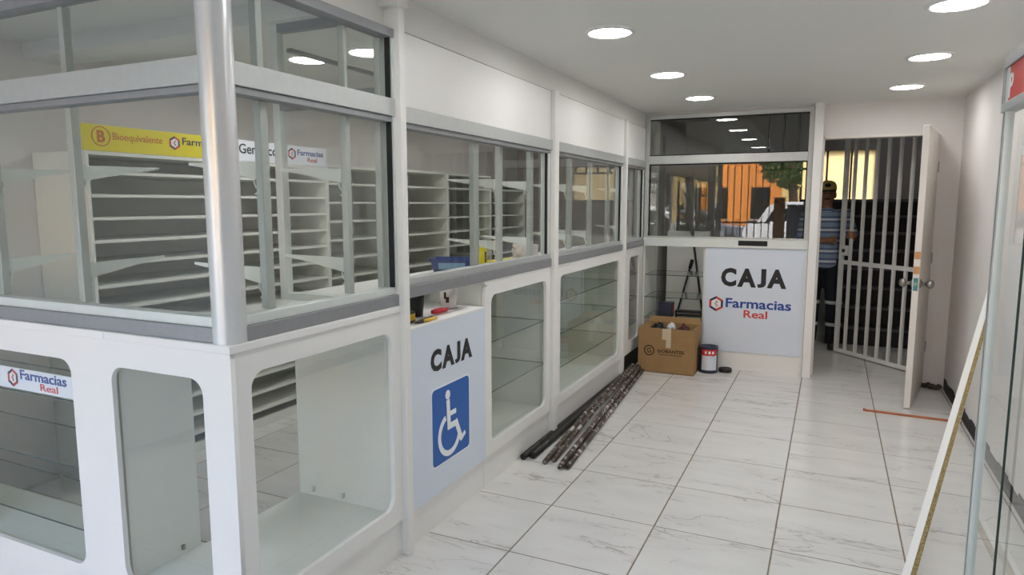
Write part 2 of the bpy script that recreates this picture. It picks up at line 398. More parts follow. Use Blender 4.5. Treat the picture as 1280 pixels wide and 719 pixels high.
def glass_shelf(parent, x0, x1, y0, y1, z, t=0.006):
    mb = MB(); mb.box(x0, x1, y0, y1, z, z+t)
    for i in range(6): mb.mi[i] = 0 if i < 2 else 1
    return obj('glass_shelf', mb, ['glass_shelf', 'glass_edge'], parent)

# ================================================================== SETTING
XL, XR, YF = -3.95, 0.93, -1.4          # left wall, right wall, shop front line
CEIL = 2.4
def struct(name, mb, m_, parent=None, label=None):
    return obj(name, mb, m_, parent, label, kind='structure')
fl = struct('floor', MB().box(XL, 1.10, YF, 10.5, -0.12, -0.0010), 'grout', label='polished white marble tiles with grey veins and thin brown joints')
TX, TY, OX, OY, G = 0.5346, 0.5149, -1.2357, 2.5986, 0.0033
tile_mesh = {}
for i in range(-6, 5):
    for j in range(-8, 16):
        x0, x1 = max(OX+i*TX+G, XL), min(OX+(i+1)*TX-G, 1.09 if OY+j*TY > 6.9 else XR-0.001)
        y0, y1 = max(OY+j*TY+G, YF), min(OY+(j+1)*TY-G, 10.49)
        if x1-x0 < 0.02 or y1-y0 < 0.02: continue
        key = (round(x1-x0, 4), round(y1-y0, 4))
        c = ((x0+x1)/2, (y0+y1)/2)
        if key not in tile_mesh:
            a, b_ = key[0]/2, key[1]/2
            me = MB().bbox(-a, a, -b_, b_, -0.01, 0, r=0.0012, seg=1).mesh('tile'); me.materials.append(MATS['marble']); tile_mesh[key] = me
        o = bpy.data.objects.new('tile', tile_mesh[key]); col.objects.link(o); o.parent = fl
        o.location = Vector((c[0], c[1], 0)) - WLOC[fl.name]

struct('wall_right', MB().box(XR, 1.10, YF, 6.62, -0.1, CEIL), 'wall_paint', label='plain white wall with a torn-off skirting along its foot')
wb = MB()
wb.box(-0.10, 1.10, 6.62, 6.97, 2.125, 3.2)          # over the doorway
wb.box(0.735, 1.10, 6.62, 6.97, -0.1, 2.125)         # right of the doorway
wb.box(-0.165, -0.10, 6.60, 6.97, -0.1, 3.2)         # left reveal
struct('wall_back', wb, 'wall_paint', label='white wall around the open doorway')
struct('wall_left', MB().box(XL-0.12, XL, YF, 8.7, -0.1, 2.5), 'wall_paint', label='white rear wall behind the medicine shelving')
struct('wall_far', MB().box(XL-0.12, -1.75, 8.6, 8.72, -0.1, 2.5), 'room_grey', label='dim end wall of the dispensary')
cb = MB(); cb.box(XL-0.12, 1.10, YF, 6.97, CEIL, 2.52); cb.box(XL-0.12, -1.7, 6.97, 8.72, CEIL, 2.52)
struct('wall_daylight_block', MB().box(-0.25, 1.10, YF, YF+0.12, -0.1, CEIL), 'wall_paint', label='unseen white wall added behind the viewer to block daylight')  # unseen wall, put in to keep daylight off the aisle-facing fronts
struct('ceiling', cb, 'ceiling_paint', label='flat matt white ceiling')
struct('trim_1', MB().box(XL, -1.72, 2.28, 2.5, 2.32, CEIL), 'ceiling_paint', label='shallow white ceiling beam inside the dispensary')
hb = MB()
hb.box(-1.75, -1.70, 7.35, 10.5, -0.1, 3.2); hb.box(1.10, 1.18, 6.62, 10.6, -0.1, 3.2)
hb.box(-1.75, 1.10, 10.5, 10.6, -0.1, 1.56); hb.box(-1.75, -0.40, 10.5, 10.6, 1.56, 3.2)
hb.box(0.50, 1.10, 10.5, 10.6, 1.56, 3.2); hb.box(-0.40, 0.50, 10.5, 10.6, 2.27, 3.2)
hb.box(-1.75, 1.18, 6.90, 6.97, 2.52, 3.2) ; hb.box(-1.75, 1.18, 6.97, 9.0, 3.2, 3.3); hb.box(-1.75, 0.1, 9.0, 10.6, 3.2, 3.3); hb.box(0.1, 1.18, 10.5, 10.6, 3.2, 3.3); hb.box(1.10, 1.18, 9.0, 10.5, 3.2, 3.3)  # ceiling gap over the stairs, made up to light the hall
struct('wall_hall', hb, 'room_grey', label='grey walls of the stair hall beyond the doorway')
us = MB(); us.box(XL-0.3, 1.4, YF, 9.0, 3.3, 6.6); us.box(XL-0.3, 0.1, 9.0, 10.6, 3.3, 6.6); us.box(0.1, 1.4, 10.5, 10.6, 3.3, 6.6); us.box(1.10, 1.4, 9.0, 10.5, 3.3, 6.6)  # made-up light shaft carried up to the sky
us.box(XL-0.3, XL-0.12, YF, 10.6, -0.1, 3.3); us.box(1.18, 1.4, YF, 10.6, -0.1, 3.3); us.box(XL-0.3, 1.4, YF, YF+0.12, 2.4, 3.3)
us.box(XL-0.3, -1.75, 8.72, 10.6, -0.1, 3.3)
struct('wall_sun_block', us, 'facade_grey', label='unseen upper storey and outer walls added to block the sun')  # unseen mass over the shop, added to shade it from the sun

# bulkhead over the counters (faces the aisle)
bk = MB(); bk.box(-1.78, -1.655, 2.395, 6.52, 2.262, CEIL); bk.box(-1.78, -1.69, 1.50, 2.375, 2.25, CEIL); bk.box(XL, -1.69, 1.50, 1.60, 2.25, CEIL)
struct('trim_2', bk, 'ceiling_paint', label='white bulkhead between the counter windows and the ceiling')
PIL = [(2.375, 2.415, 'nearest the camera'), (4.095, 4.165, 'in the middle of the run'), (5.765, 5.805, 'nearest the far window')]
for k, (y0, y1, wh) in enumerate(PIL):
    p = struct(f'trim_{k+3}', MB().bbox(-1.70, -1.614, y0, y1, 0.0, CEIL if k == 0 else 2.262, r=0.003), 'melamine', label='slim white upright strip in the counter front, '+wh)
bx('capital', 'melamine', bpy.data.objects['trim_3'], -1.70, -1.60, 2.345, 2.42, 2.335, CEIL, r=0.003)

# white panels above the aluminium windows
HP = [(2.417, 4.093), (4.167, 5.763), (5.807, 6.50)]
for k, (y0, y1) in enumerate(HP):
    struct(f'trim_{k+6}', MB().bbox(-1.70, -1.642, y0, y1, 1.952, 2.255, r=0.003), 'melamine', bpy.data.objects['trim_2'], label='smooth white fascia panel above the counter window')

# dark mastic band left on the right wall, door reveal lining, light under threshold
bs = MB()
ys = [2.0+0.12*i for i in range(39)]
for i in range(len(ys)-1):
    h = 0.085+0.012*math.sin(i*1.7)+random.uniform(-0.006, 0.006)
    bs.box(XR-0.006-random.uniform(0, 0.003), XR, ys[i], ys[i+1], 0, h)
struct('baseboard_right', bs, 'mastic', label='rough black mastic strip where the skirting was torn off')

# ---- door_1: open leaf seen on its edge
dr = thing('door_1', (0.745, 6.60, 0), 'white painted door leaf standing open, seen on its edge, with round steel knobs', kind='structure')
hx, hy, ex, ey = 0.752, 6.615, 0.588, 5.775
L = math.hypot(ex-hx, ey-hy); U = Vector(((ex-hx)/L, (ey-hy)/L, 0)); Vn = Vector((-U.y, U.x, 0))
DM = Matrix(((U.x, Vn.x, 0, hx), (U.y, Vn.y, 0, hy), (0, 0, 1, 0), (0, 0, 0, 1)))
bx('leaf', 'door_paint', dr, 0, L, -0.022, 0.022, 0.01, 2.108, r=0.003, M=DM)
for z0, z1 in ((1.14, 1.195), (1.03, 1.085)): bx('bare_wood_patch', 'raw_wood', dr, L-0.001, L+0.0015, -0.02, 0.02, z0, z1, M=DM)
lk = bx('latch_plate', 'teal_plate', dr, L-0.001, L+0.002, -0.015, 0.015, 0.905, 1.0, M=DM)
bx('latch_bolt', 'steel', lk, L, L+0.012, -0.008, 0.008, 0.945, 0.965, M=DM)
def ball_knob(par, M, sgn, x, z):
    prof = [(0.0, 0), (0.032, 0), (0.034, 0.006), (0.02, 0.012), (0.012, 0.02), (0.012, 0.038), (0.022, 0.044), (0.031, 0.054), (0.034, 0.066), (0.03, 0.08), (0.018, 0.09), (0, 0.093)]
    T = M @ frame((x, sgn*0.022, z), (1, 0, 0), (0, 0, 1)) if sgn < 0 else M @ frame((x, sgn*0.022, z), (-1, 0, 0), (0, 0, 1))
    mb = MB().lathe(prof, (0, 0, 0)); mb.v = [tuple(T @ Vector(v)) for v in mb.v]
    return obj('knob', mb, 'steel', par)
ball_knob(dr, DM, -1, L-0.06, 0.955); ball_knob(dr, DM, 1, L-0.06, 0.955)
for z in (0.3, 1.05, 1.8): bx('hinge', 'steel', dr, 0.0, 0.012, 0.02, 0.03, z, z+0.09, M=DM)
dj = MB(); dj.box(0.705, 0.735, 6.60, 6.70, 0, 2.125); dj.box(-0.10, -0.085, 6.60, 6.70, 0, 2.125); dj.box(-0.10, 0.735, 6.60, 6.70, 2.105, 2.125)
struct('trim_9', dj, 'door_paint', label='white door frame of the open doorway')

# ================================================================== COUNTER RUN
def holed_panel(name, parent, M, outer, holes, depth=0.018, m_='melamine'):
    return obj(name, curve_mesh(name, [outer]+holes, depth, M), m_, parent)
rect = lambda a, b_, c, d: [(a, c), (b_, c), (b_, d), (a, d)]
FX = -1.64
G_CAB = 'white display cabinets with rounded windows'
# --- cabinet facing the camera at the left
c0 = thing('display_cabinet', (-2.5, 1.65, 0), 'white display cabinet facing the camera with two rounded windows, at the left', 'cabinet', G_CAB)
holed_panel('front_panel', c0, CAMSIDE(1.47), rect(-3.94, FX, 0.17, 1.092), [rrect(-3.18, -2.425, 0.22, 1.0, 0.055), rrect(-2.206, -1.767, 0.22, 1.0, 0.055)])
bx('kick_board', 'melamine', c0, -3.94, -1.66, 1.485, 1.50, 0, 0.172)
bx('base_board', 'melamine_inner', c0, -3.94, -2.20, 1.49, 1.80, 0.185, 0.203)
bx('partition', 'melamine_inner', c0, -2.228, -2.21, 1.50, 1.79, 0.203, 1.09)
bx('partition', 'melamine_inner', c0, -3.90, -3.885, 1.50, 1.79, 0.203, 1.09)
pane('glass_pane', c0, -3.24, -2.38, 1.489, 1.493, 0.20, 1.03); pane('glass_pane', c0, -2.205, -1.72, 1.489, 1.493, 0.205, 1.03)
for z in (0.83, 0.575, 0.333): glass_shelf(c0, -3.88, -2.23, 1.50, 1.785, z)
cl = bx('shelf_clip', 'steel', c0, -2.21, -2.20, 1.70, 1.712, 0.222, 0.240)
s0 = thing('shelf_sign', (-2.8, 1.497, 0.848), 'pale blue name strip behind the glass of the left cabinet', 'sign')
bx('board', 'sign_white', s0, -3.17, -2.412, 1.4965, 1.4985, 0.842, 0.925)
T0 = CAMSIDE(1.4965)
emblem(T0, -2.83, 0.885, 0.036, s0)
text('lettering', 'Farmacias', T0, -2.782, -2.50, 0.884, 0.922, 'brand_blue', s0, bold=0.015)
text('lettering', 'Real', T0, -2.66, -2.555, 0.852, 0.879, 'brand_red', s0, bold=0.006)
# --- first cabinet facing the aisle
c1 = thing('display_cabinet', (-1.93, 1.92, 0), 'empty white corner cabinet with one large rounded window, open at the back', 'cabinet', G_CAB)
holed_panel('front_panel', c1, FRONT(FX), rect(1.488, 2.375, 0.17, 1.092), [rrect(1.548, 2.308, 0.243, 1.017, 0.055)])
bx('kick_board', 'melamine', c1, -1.67, -1.655, 1.50, 2.375, 0, 0.172)
bx('base_board', 'melamine_inner', c1, -2.20, -1.66, 1.51, 2.34, 0.185, 0.203)
bx('partition', 'melamine_inner', c1, -2.20, -1.66, 2.34, 2.358, 0.0, 1.09)
pane('glass_pane', c1, -1.663, -1.659, 1.52, 2.335, 0.205, 1.05)
for x in (-2.12, -1.95): 
    k_ = bx('shelf_clip', 'bracket_white', c1, x, x+0.014, 2.322, 2.34, 0.225, 0.25)
# counter top over both
w0 = thing('counter_top', (-1.9, 1.6, 1.09), 'white counter top with a slim edge under the corner window', 'counter')
bx('top_board', 'melamine', w0, -2.22, -1.632, 1.462, 2.375, 1.093, 1.120, r=0.003)
bx('top_board', 'melamine', w0, -3.94, -2.221, 1.462, 1.83, 1.093, 1.120, r=0.003)

# --- second cabinet with the low wheelchair pay counter
c2 = thing('display_cabinet', (-1.93, 3.6, 0), 'white display cabinet with a rounded window beside the blue wheelchair sign', 'cabinet', G_CAB)
holed_panel('front_panel', c2, FRONT(FX), rrect(3.157, 4.093, 0.17, 1.121, 0.05, corners=(0, 1, 0, 0)), [rrect(3.232, 4.018, 0.24, 1.06, 0.05)])
bx('kick_board', 'melamine', c2, -1.67, -1.655, 3.157, 4.093, 0, 0.172)
bx('base_board', 'melamine_inner', c2, -2.20, -1.66, 3.18, 4.07, 0.185, 0.203)
bx('side_board', 'melamine_inner', c2, -2.20, -1.662, 3.160, 3.178, 0.203, 1.12)
bx('side_board', 'melamine_inner', c2, -2.20, -1.662, 4.072, 4.090, 0.0, 1.12)
bx('back_board', 'melamine_inner', c2, -2.215, -2.20, 3.16, 4.09, 0.0, 1.12)
pane('glass_pane', c2, -1.663, -1.659, 3.185, 4.065, 0.205, 1.10)
for z in (0.785, 0.50): glass_shelf(c2, -2.19, -1.67, 3.182, 4.068, z)
p2 = thing('pay_counter', (-1.93, 2.8, 0), 'low pay counter with black lettering and a blue wheelchair sign on its front', 'counter')
bx('front_panel', 'laminate_cool', p2, -1.655, FX+0.003, 2.418, 3.155, 0.172, 1.0)
bx('kick_board', 'melamine', p2, -1.67, -1.655, 2.418, 3.155, 0, 0.172)
bx('top_board', 'melamine', p2, -2.20, -1.636, 2.418, 3.155, 1.0, 1.008)
bx('back_board', 'melamine_inner', p2, -2.215, -2.20, 2.418, 3.155, 0.0, 1.12)
T2 = FRONT(FX+0.0035)
caja(T2, 2.607, 3.005, 0.770, 0.876, 'black_ink', p2)
ws = obj('wheelchair_sign', curve_mesh('wheelchair_sign', [rrect(2.603, 2.973, 0.303, 0.692, 0.03)], 0.0015, T2 @ Matrix.Translation((0, 0, 0.0015))), 'white_ink', p2, label='blue wheelchair sign with white figure')
obj('sign_field', curve_mesh('sign_field', [rrect(2.611, 2.965, 0.311, 0.684, 0.024)], 0.001, T2 @ Matrix.Translation((0, 0, 0.0024))), 'blue_ink', ws)
T3 = T2 @ Matrix.Translation((0, 0, 0.0032)) @ Matrix.Translation((2.611, 0.311, 0)) @ Matrix.Diagonal((0.354, 0.373, 1, 1))
def stroke(pts, wd):
    """thick open line as an outline"""
    l, r_ = [], []
    for i, p in enumerate(pts):
        a = Vector(pts[max(i-1, 0)]); b_ = Vector(pts[min(i+1, len(pts)-1)]); d = (b_-a).normalized(); nn = Vector((-d.y, d.x))*wd/2
        l.append((p[0]+nn.x, p[1]+nn.y)); r_.append((p[0]-nn.x, p[1]-nn.y))
    return l + r_[::-1]
obj('figure_head', curve_mesh('figure_head', [circ(0.40, 0.865, 0.062)], 0.0008, T3), 'white_ink', ws)
for nm, pts_, wd_ in (('figure_torso', [(0.40, 0.80), (0.425, 0.40)], 0.088), ('figure_arm', [(0.41, 0.60), (0.62, 0.60)], 0.066), ('figure_seat', [(0.39, 0.435), (0.635, 0.435)], 0.082),
                       ('figure_leg', [(0.605, 0.47), (0.765, 0.165)], 0.085), ('figure_foot', [(0.74, 0.165), (0.875, 0.235)], 0.062)):
    obj(nm, curve_mesh(nm, [stroke(pts_, wd_)], 0.0008, T3 @ Matrix.Translation((0, 0, 0.0003*len(nm)-0.003+0.0012*wd_))), 'white_ink', ws)
arc = [(0.44+0.27*math.cos(R(a)), 0.335+0.255*math.sin(R(a))) for a in range(112, 356, 8)]
obj('figure_wheel', curve_mesh('figure_wheel', [stroke(arc, 0.075)], 0.0008, T3), 'white_ink', ws)
# --- third and fourth cabinets
c3 = thing('display_cabinet', (-1.93, 4.95, 0), 'long white display cabinet with three glass shelves behind the metal rods', 'cabinet', G_CAB)
holed_panel('front_panel', c3, FRONT(FX), rect(4.167, 5.763, 0.17, 1.121), [rrect(4.270, 5.690, 0.235, 1.065, 0.05)])
bx('kick_board', 'melamine', c3, -1.67, -1.655, 4.167, 5.763, 0, 0.172)
bx('base_board', 'melamine_inner', c3, -2.20, -1.66, 4.19, 5.74, 0.185, 0.203)
bx('side_board', 'melamine_inner', c3, -2.20, -1.662, 4.172, 4.19, 0.203, 1.12)
bx('side_board', 'melamine_inner', c3, -2.20, -1.662, 5.742, 5.76, 0.203, 1.12)
bx('back_board', 'melamine_inner', c3, -2.215, -2.20, 4.17, 5.76, 0.0, 1.12)
pane('glass_pane', c3, -1.663, -1.659, 4.20, 5.735, 0.205, 1.10)
for z in (0.88, 0.645, 0.405): glass_shelf(c3, -2.19, -1.67, 4.192, 5.74, z)
c4 = thing('display_cabinet', (-1.93, 6.15, 0), 'narrow white display cabinet with a slit of a window behind the cardboard box', 'cabinet', G_CAB)
holed_panel('front_panel', c4, FRONT(FX), rect(5.807, 6.50, 0.17, 1.121), [rrect(6.02, 6.365, 0.28, 1.065, 0.05)])
bx('kick_board', 'dark_steel', c4, -1.67, -1.655, 5.807, 6.50, 0, 0.172)
bx('base_board', 'melamine_inner', c4, -2.20, -1.66, 5.82, 6.49, 0.185, 0.203)
bx('back_board', 'melamine_inner', c4, -2.215, -2.20, 5.81, 6.49, 0.0, 1.12)
pane('glass_pane', c4, -1.663, -1.659, 5.83, 6.47, 0.205, 1.10)
for z in (0.88, 0.645, 0.405): glass_shelf(c4, -2.19, -1.67, 5.83, 6.49, z)
w1 = obj('counter_top', MB().box(-2.22, -1.640, 3.157, 6.50, 1.122, 1.142).box(-2.22, -1.93, 2.417, 3.157, 1.122, 1.142), 'melamine', label='long white counter top under the three far counter windows', cat='counter')

# ================================================================== COUNTER WINDOWS (aluminium)
def bracket(parent, M, z):
    """tapered shelf arm with a curled catch; M maps (reach, height) plane"""
    prof = [(0, z), (0.31, z+0.006), (0.31, z-0.002), (0.18, z-0.022), (0.02, z-0.052), (0, z-0.056)]
    a = obj('shelf_bracket', curve_mesh('shelf_bracket', [prof], 0.004, M), 'bracket_white', parent)
    T = M; cur = [(0.006, z-0.05), (0.012, z-0.062), (0.006, z-0.078), (-0.003, z-0.088), (-0.001, z-0.1), (0.008, z-0.104)]
    obj('catch', MB().tube([T @ Vector((x, y, 0)) for x, y in cur], 0.004, 6), 'bracket_white', a)
G_WIN = 'aluminium counter windows'
def rail(name, par, y0, y1, z0, z1, x1, m_='aluminium', x0=-1.705): return bx(name, m_, par, x0, x1, y0, y1, z0, z1, r=0.002)
def posts(par, ys_, z0, z1, brk=(), x=-1.69):
    for (a, b_) in ys_: bx('upright', 'upright_grey', par, x-0.03, x, a, b_, z0, z1, r=0.003)
    for y in brk:
        for z in (1.34, 1.685): bracket(par, frame((x-0.03, y, 0), (-1, 0, 0), (0, 0, 1)), z)
# near corner window
v1 = thing('counter_window', (-1.68, 1.5, 1.12), 'tall aluminium corner window case with a thick round corner post', 'window case', G_WIN)
mb = MB(); ring = []
for k in range(28): ring.append((2*math.pi*k/28))
mb.lathe([(0.051, 1.120), (0.051, CEIL)], (-1.684, 1.515, 0), 36); mb.disc((-1.684, 1.515), 0.051, 1.120, 36, up=False); mb.disc((-1.684, 1.515), 0.051, CEIL, 36)
obj('corner_post', mb, 'aluminium_post', v1, 'thick rounded aluminium corner post')
y0, y1 = 1.52, 2.375
rail('sill', v1, y0, y1, 1.120, 1.168, -1.642, 'aluminium_dull'); rail('track', v1, y0, y1, 1.168, 1.200, -1.655, 'aluminium_white')
rail('transom', v1, y0, y1, 1.905, 1.975, -1.640); rail('transom_lip', v1, y0, y1, 1.882, 1.904, -1.650, 'aluminium_dull')
rail('head', v1, y0, y1, 2.215, 2.25, -1.640, 'aluminium_dull')
bx('jamb', 'aluminium_white', v1, -1.70, -1.645, 2.362, 2.3745, 1.2, 2.215); bx('gasket', 'rubber', v1, -1.674, -1.652, 2.354, 2.362, 1.2, 2.215)
posts(v1, ((1.685, 1.72), (2.115, 2.142), (2.333, 2.352)), 1.2, 1.882, (1.69, 2.12))
posts(v1, ((1.685, 1.712), (2.118, 2.136), (2.34, 2.352)), 1.975, 2.215)
pane('glass_pane', v1, -1.676, -1.671, 1.56, 2.34, 1.195, 1.885); pane('glass_pane', v1, -1.676, -1.671, 1.56, 2.34, 1.972, 2.22)
x0, x1 = -3.94, -1.69
def rx(name, z0, z1, yf, m_='aluminium'): return bx(name, m_, v1, x0, x1, yf, 1.535, z0, z1, r=0.002)
rx('sill', 1.120, 1.168, 1.474, 'aluminium_dull'); rx('track', 1.168, 1.200, 1.485, 'aluminium_white')
rx('transom', 1.905, 1.985, 1.474); rx('transom_lip', 1.882, 1.904, 1.484, 'aluminium_dull'); rx('head', 2.215, 2.25, 1.470, 'aluminium_dull')
for xp in (-2.425, -2.915):
    bx('upright', 'upright_grey', v1, xp, xp+0.032, 1.52, 1.55, 1.2, 1.882, r=0.003); bx('upright', 'upright_grey', v1, xp, xp+0.028, 1.52, 1.55, 1.985, 2.215, r=0.003)
    for z in (1.34, 1.685): bracket(v1, frame((xp+0.02, 1.55, 0), (0, 1, 0), (0, 0, 1)), z)
pane('glass_pane', v1, -3.93, -1.725, 1.503, 1.508, 1.195, 1.885); pane('glass_pane', v1, -3.93, -1.725, 1.503, 1.508, 1.98, 2.22)
# end frame of the near case (crosses the counter)
for (a, b_, c, d) in ((-2.255, -2.215, 1.12, 2.33), (-2.215, -1.72, 1.12, 1.15), (-2.215, -1.72, 1.955, 2.02), (-2.215, -1.72, 2.285, 2.33)):
    bx('end_frame_rail', 'aluminium_dull' if c > 1.2 else 'aluminium_white', v1, a, b_, 2.325, 2.365, c, d, r=0.002)
pane('glass_pane', v1, -2.215, -1.72, 2.343, 2.347, 1.15, 1.955); pane('glass_pane', v1, -2.215, -1.72, 2.343, 2.347, 2.02, 2.285)
def far_window(y0, y1, ups, brk, label):
    v = thing('counter_window', (-1.68, (y0+y1)/2, 1.142), label, 'window case', G_WIN)
    rail('sill', v, y0, y1, 1.143, 1.195, -1.634, 'aluminium_dull'); rail('track', v, y0, y1, 1.195, 1.226, -1.652, 'aluminium')
    rail('transom', v, y0, y1, 1.888, 1.950, -1.632); rail('transom_lip', v, y0, y1, 1.866, 1.888, -1.645, 'aluminium_dull')
    bx('jamb', 'aluminium_white', v, -1.70, -1.645, y1-0.032, y1-0.003, 1.226, 1.866, r=0.003); bx('gasket', 'rubber', v, -1.670, -1.654, y1-0.040, y1-0.032, 1.226, 1.866)
    bx('jamb', 'aluminium_white', v, -1.70, -1.648, y0+0.002, y0+0.02, 1.226, 1.866)
    posts(v, ups, 1.226, 1.866, brk)
    pane('glass_pane', v, -1.676, -1.671, y0+0.02, y1-0.042, 1.222, 1.870)
    rail('rear_rail', v, y0, y1, 2.222, 2.240, -2.222, 'aluminium_dull', x0=-2.248)
    return v
far_window(2.417, 4.093, ((3.14, 3.195), (3.445, 3.48), (3.875, 3.92)), (3.45, 3.88), 'wide aluminium counter window above the wheelchair sign, blue tray behind it')
far_window(4.167, 5.763, ((4.57, 4.62), (5.02, 5.07), (5.49, 5.54)), (4.57, 5.02), 'aluminium counter window between the middle and the far upright strips')
far_window(5.807, 6.50, ((6.22, 6.27),), (6.22,), 'narrow aluminium counter window in the far corner')

# ================================================================== FAR PAY WINDOW
yE = 6.52
wn = thing('window_1', (-0.9, yE, 1.143), 'aluminium framed pay window with a glazed transom in the end wall', kind='structure')
def er(name, a, b_, c, d, m_='aluminium', y0=yE-0.012, y1=yE+0.05): return bx(name, m_, wn, a, b_, y0, y1, c, d, r=0.002)
er('frame_stile', -1.640, -1.602, 1.222, 2.375); er('frame_stile', -0.212, -0.173, 1.222, 2.375)
er('frame_rail', -1.602, -0.212, 2.335, 2.375); er('transom', -1.602, -0.212, 1.918, 1.995, y0=yE-0.022)
er('frame_rail', -1.602, -0.212, 1.222, 1.238); er('sill', -1.640, -0.173, 1.143, 1.222, 'aluminium_white', y0=yE-0.025)
for (a, b_, c, d) in ((-1.602, -1.592, 1.238, 1.918), (-0.222, -0.212, 1.238, 1.918), (-1.592, -0.222, 1.908, 1.918), (-1.602, -0.212, 1.995, 2.005), (-1.602, -0.212, 2.325, 2.335)):
    er('gasket', a, b_, c, d, 'rubber', y0=yE+0.003, y1=yE+0.03)
bx('pass_slot', 'rubber', wn, -0.76, -0.51, yE-0.027, yE-0.02, 1.165, 1.212)
pane('glass_pane', wn, -1.60, -0.214, yE+0.012, yE+0.017, 1.232, 1.92, m_='glass_end'); pane('glass_pane', wn, -1.60, -0.214, yE+0.012, yE+0.017, 1.99, 2.337, m_='glass_end')
struct('trim_10', MB().bbox(-0.171, -0.101, 6.46, 6.60, 0, CEIL, r=0.004), 'melamine', label='white upright post between the pay window and the doorway')
struct('trim_11', MB().box(-1.78, -0.172, 6.53, 6.60, 2.377, CEIL), 'wall_paint', label='white strip between the pay window and the ceiling')
e1 = thing('pay_desk', (-0.9, 6.6, 0), 'pay desk under the far window with black lettering above a badge and shop name', 'counter')
bx('front_panel', 'laminate_cool', e1, -1.045, -0.174, 6.505, 6.525, 0.172, 1.141)
bx('kick_board', 'melamine', e1, -1.02, -0.174, 6.51, 6.53, 0, 0.170); bx('edge_strip', 'melamine', e1, -0.186, -0.174, 6.495, 6.506, 0.0, 1.141)
bx('side_board', 'melamine_inner', e1, -1.068, -1.048, 6.53, 7.0, 0.0, 1.141); bx('side_board', 'melamine_inner', e1, -1.645, -1.628, 6.53, 7.0, 0.0, 1.141)
bx('base_board', 'melamine_inner', e1, -1.628, -1.068, 6.53, 7.0, 0.19, 0.208)
for z in (0.858, 0.638, 0.435): glass_shelf(e1, -1.626, -1.07, 6.535, 6.98, z)
TE = CAMSIDE(6.505)
caja(TE, -0.902, -0.334, 0.785, 0.958, 'black_ink', e1)
emblem(TE, -0.938, 0.617, 0.072, e1)
text('lettering', 'Farmacias', TE, -0.852, -0.286, 0.588, 0.677, 'brand_blue', e1, bold=0.022)
text('lettering', 'Real', TE, -0.690, -0.484, 0.500, 0.572, 'brand_red', e1, bold=0.018)

# ================================================================== CEILING LAMPS
lamp_ring = MB().lathe([(0.103, -0.004), (0.106, -0.010), (0.124, -0.006), (0.128, 0.0)], (0, 0, 0), 40).mesh('trim_ring'); lamp_ring.materials.append(MATS['white_enamel'])
lamp_disc = MB().disc((0, 0), 0.1045, -0.005, 40, up=False).mesh('diffuser'); lamp_disc.materials.append(MATS['lamp_glow'])
def lamp(x, y, label):
    t = thing('ceiling_lamp', (x, y, CEIL), label, 'lamp', 'round recessed ceiling lamps')
    for nm, me in (('trim_ring', lamp_ring), ('diffuser', lamp_disc)):
        o = bpy.data.objects.new(nm, me); col.objects.link(o); o.parent = t
LB = 'round recessed ceiling lamp over the aisle, '
for (x, y, wh) in ((-1.05, 3.39, 'left row, nearest and largest of three'), (-1.035, 4.64, 'left row, middle of three'), (-1.015, 5.75, 'left row, farthest of three'),
                   (0.445, 3.555, 'right row, cut by the top of the picture'), (0.47, 4.73, 'right row, middle of three'), (0.45, 5.86, 'right row, farthest of three'),
                   (-1.06, 1.95, 'left row, mirrored lowest in the pay window transom'), (0.45, 2.30, 'right row, just outside the top of the picture')):
    lamp(x, y, LB+wh)
lamp(-2.86, 3.25, 'round ceiling lamp inside the dispensary, left of the two seen through the corner transom')
lamp(-2.80, 5.15, 'round lamp added above the blue tray to brighten the dispensary'); lamp(-2.80, 6.95, 'round lamp added to brighten the far end of the dispensary')  # both added, out of view, to brighten the shelves and rear wall
lamp(-2.415, 3.24, 'round ceiling lamp inside the dispensary, right of the two seen through the corner transom')

# ================================================================== MEDICINE SHELVING
SX = -3.5
def shelf_unit(y0, y1, top, zs, label):
    u = thing('shelf_unit', (-3.72, (y0+y1)/2, 0), label, 'shelving', 'white medicine shelving along the rear wall')
    for y in (y0+0.001, y1-0.019): bx('side_board', 'melamine_inner', u, XL+0.005, SX, y, y+0.018, 0, top)
    bx('back_board', 'melamine_inner', u, XL+0.005, XL+0.012, y0+0.02, y1-0.02, 0.05, top-0.002)
    bx('top_board', 'melamine_inner', u, XL+0.012, SX-0.001, y0+0.02, y1-0.02, top-0.018, top)
    bx('plinth', 'melamine_inner', u, SX-0.04, SX-0.02, y0+0.02, y1-0.02, 0, 0.07)
    me = MB().box(-(SX-XL-0.014)/2, (SX-XL-0.014)/2, -(y1-y0)/2+0.021, (y1-y0)/2-0.021, 0, 0.016).mesh('shelf'); me.materials.append(MATS['melamine_inner'])
    for z in zs:
        o = bpy.data.objects.new('shelf', me); col.objects.link(o); o.parent = u
        o.location = Vector(((XL+0.013+SX-0.001)/2, (y0+y1)/2, z)) - WLOC[u.name]
    return u
shelf_unit(2.28, 4.14, 1.825, [1.706-0.1215*k for k in range(14)], 'long white shelving unit with close shelves under the yellow sign')
zs2 = [1.695-0.147*k for k in range(11)]
shelf_unit(4.14, 5.04, 1.845, zs2, 'empty white shelving unit right after the name sign')
shelf_unit(5.04, 5.95, 1.855, zs2, 'empty white shelving unit behind the blue tray')
shelf_unit(5.95, 6.90, 1.855, zs2, 'empty white shelving unit behind the wide counter window, third from the signs')
shelf_unit(6.90, 7.85, 1.79, zs2, 'lower white shelving unit at the far end of the rear wall')
TS = FRONT(SX+0.004)
sy = thing('shelf_header', (SX, 2.72, 1.826), 'yellow header sign with a ringed letter above the shelving', 'sign')
bx('board', 'sign_yellow', sy, SX-0.006, SX+0.004, 2.272, 3.185, 1.827, 1.962)
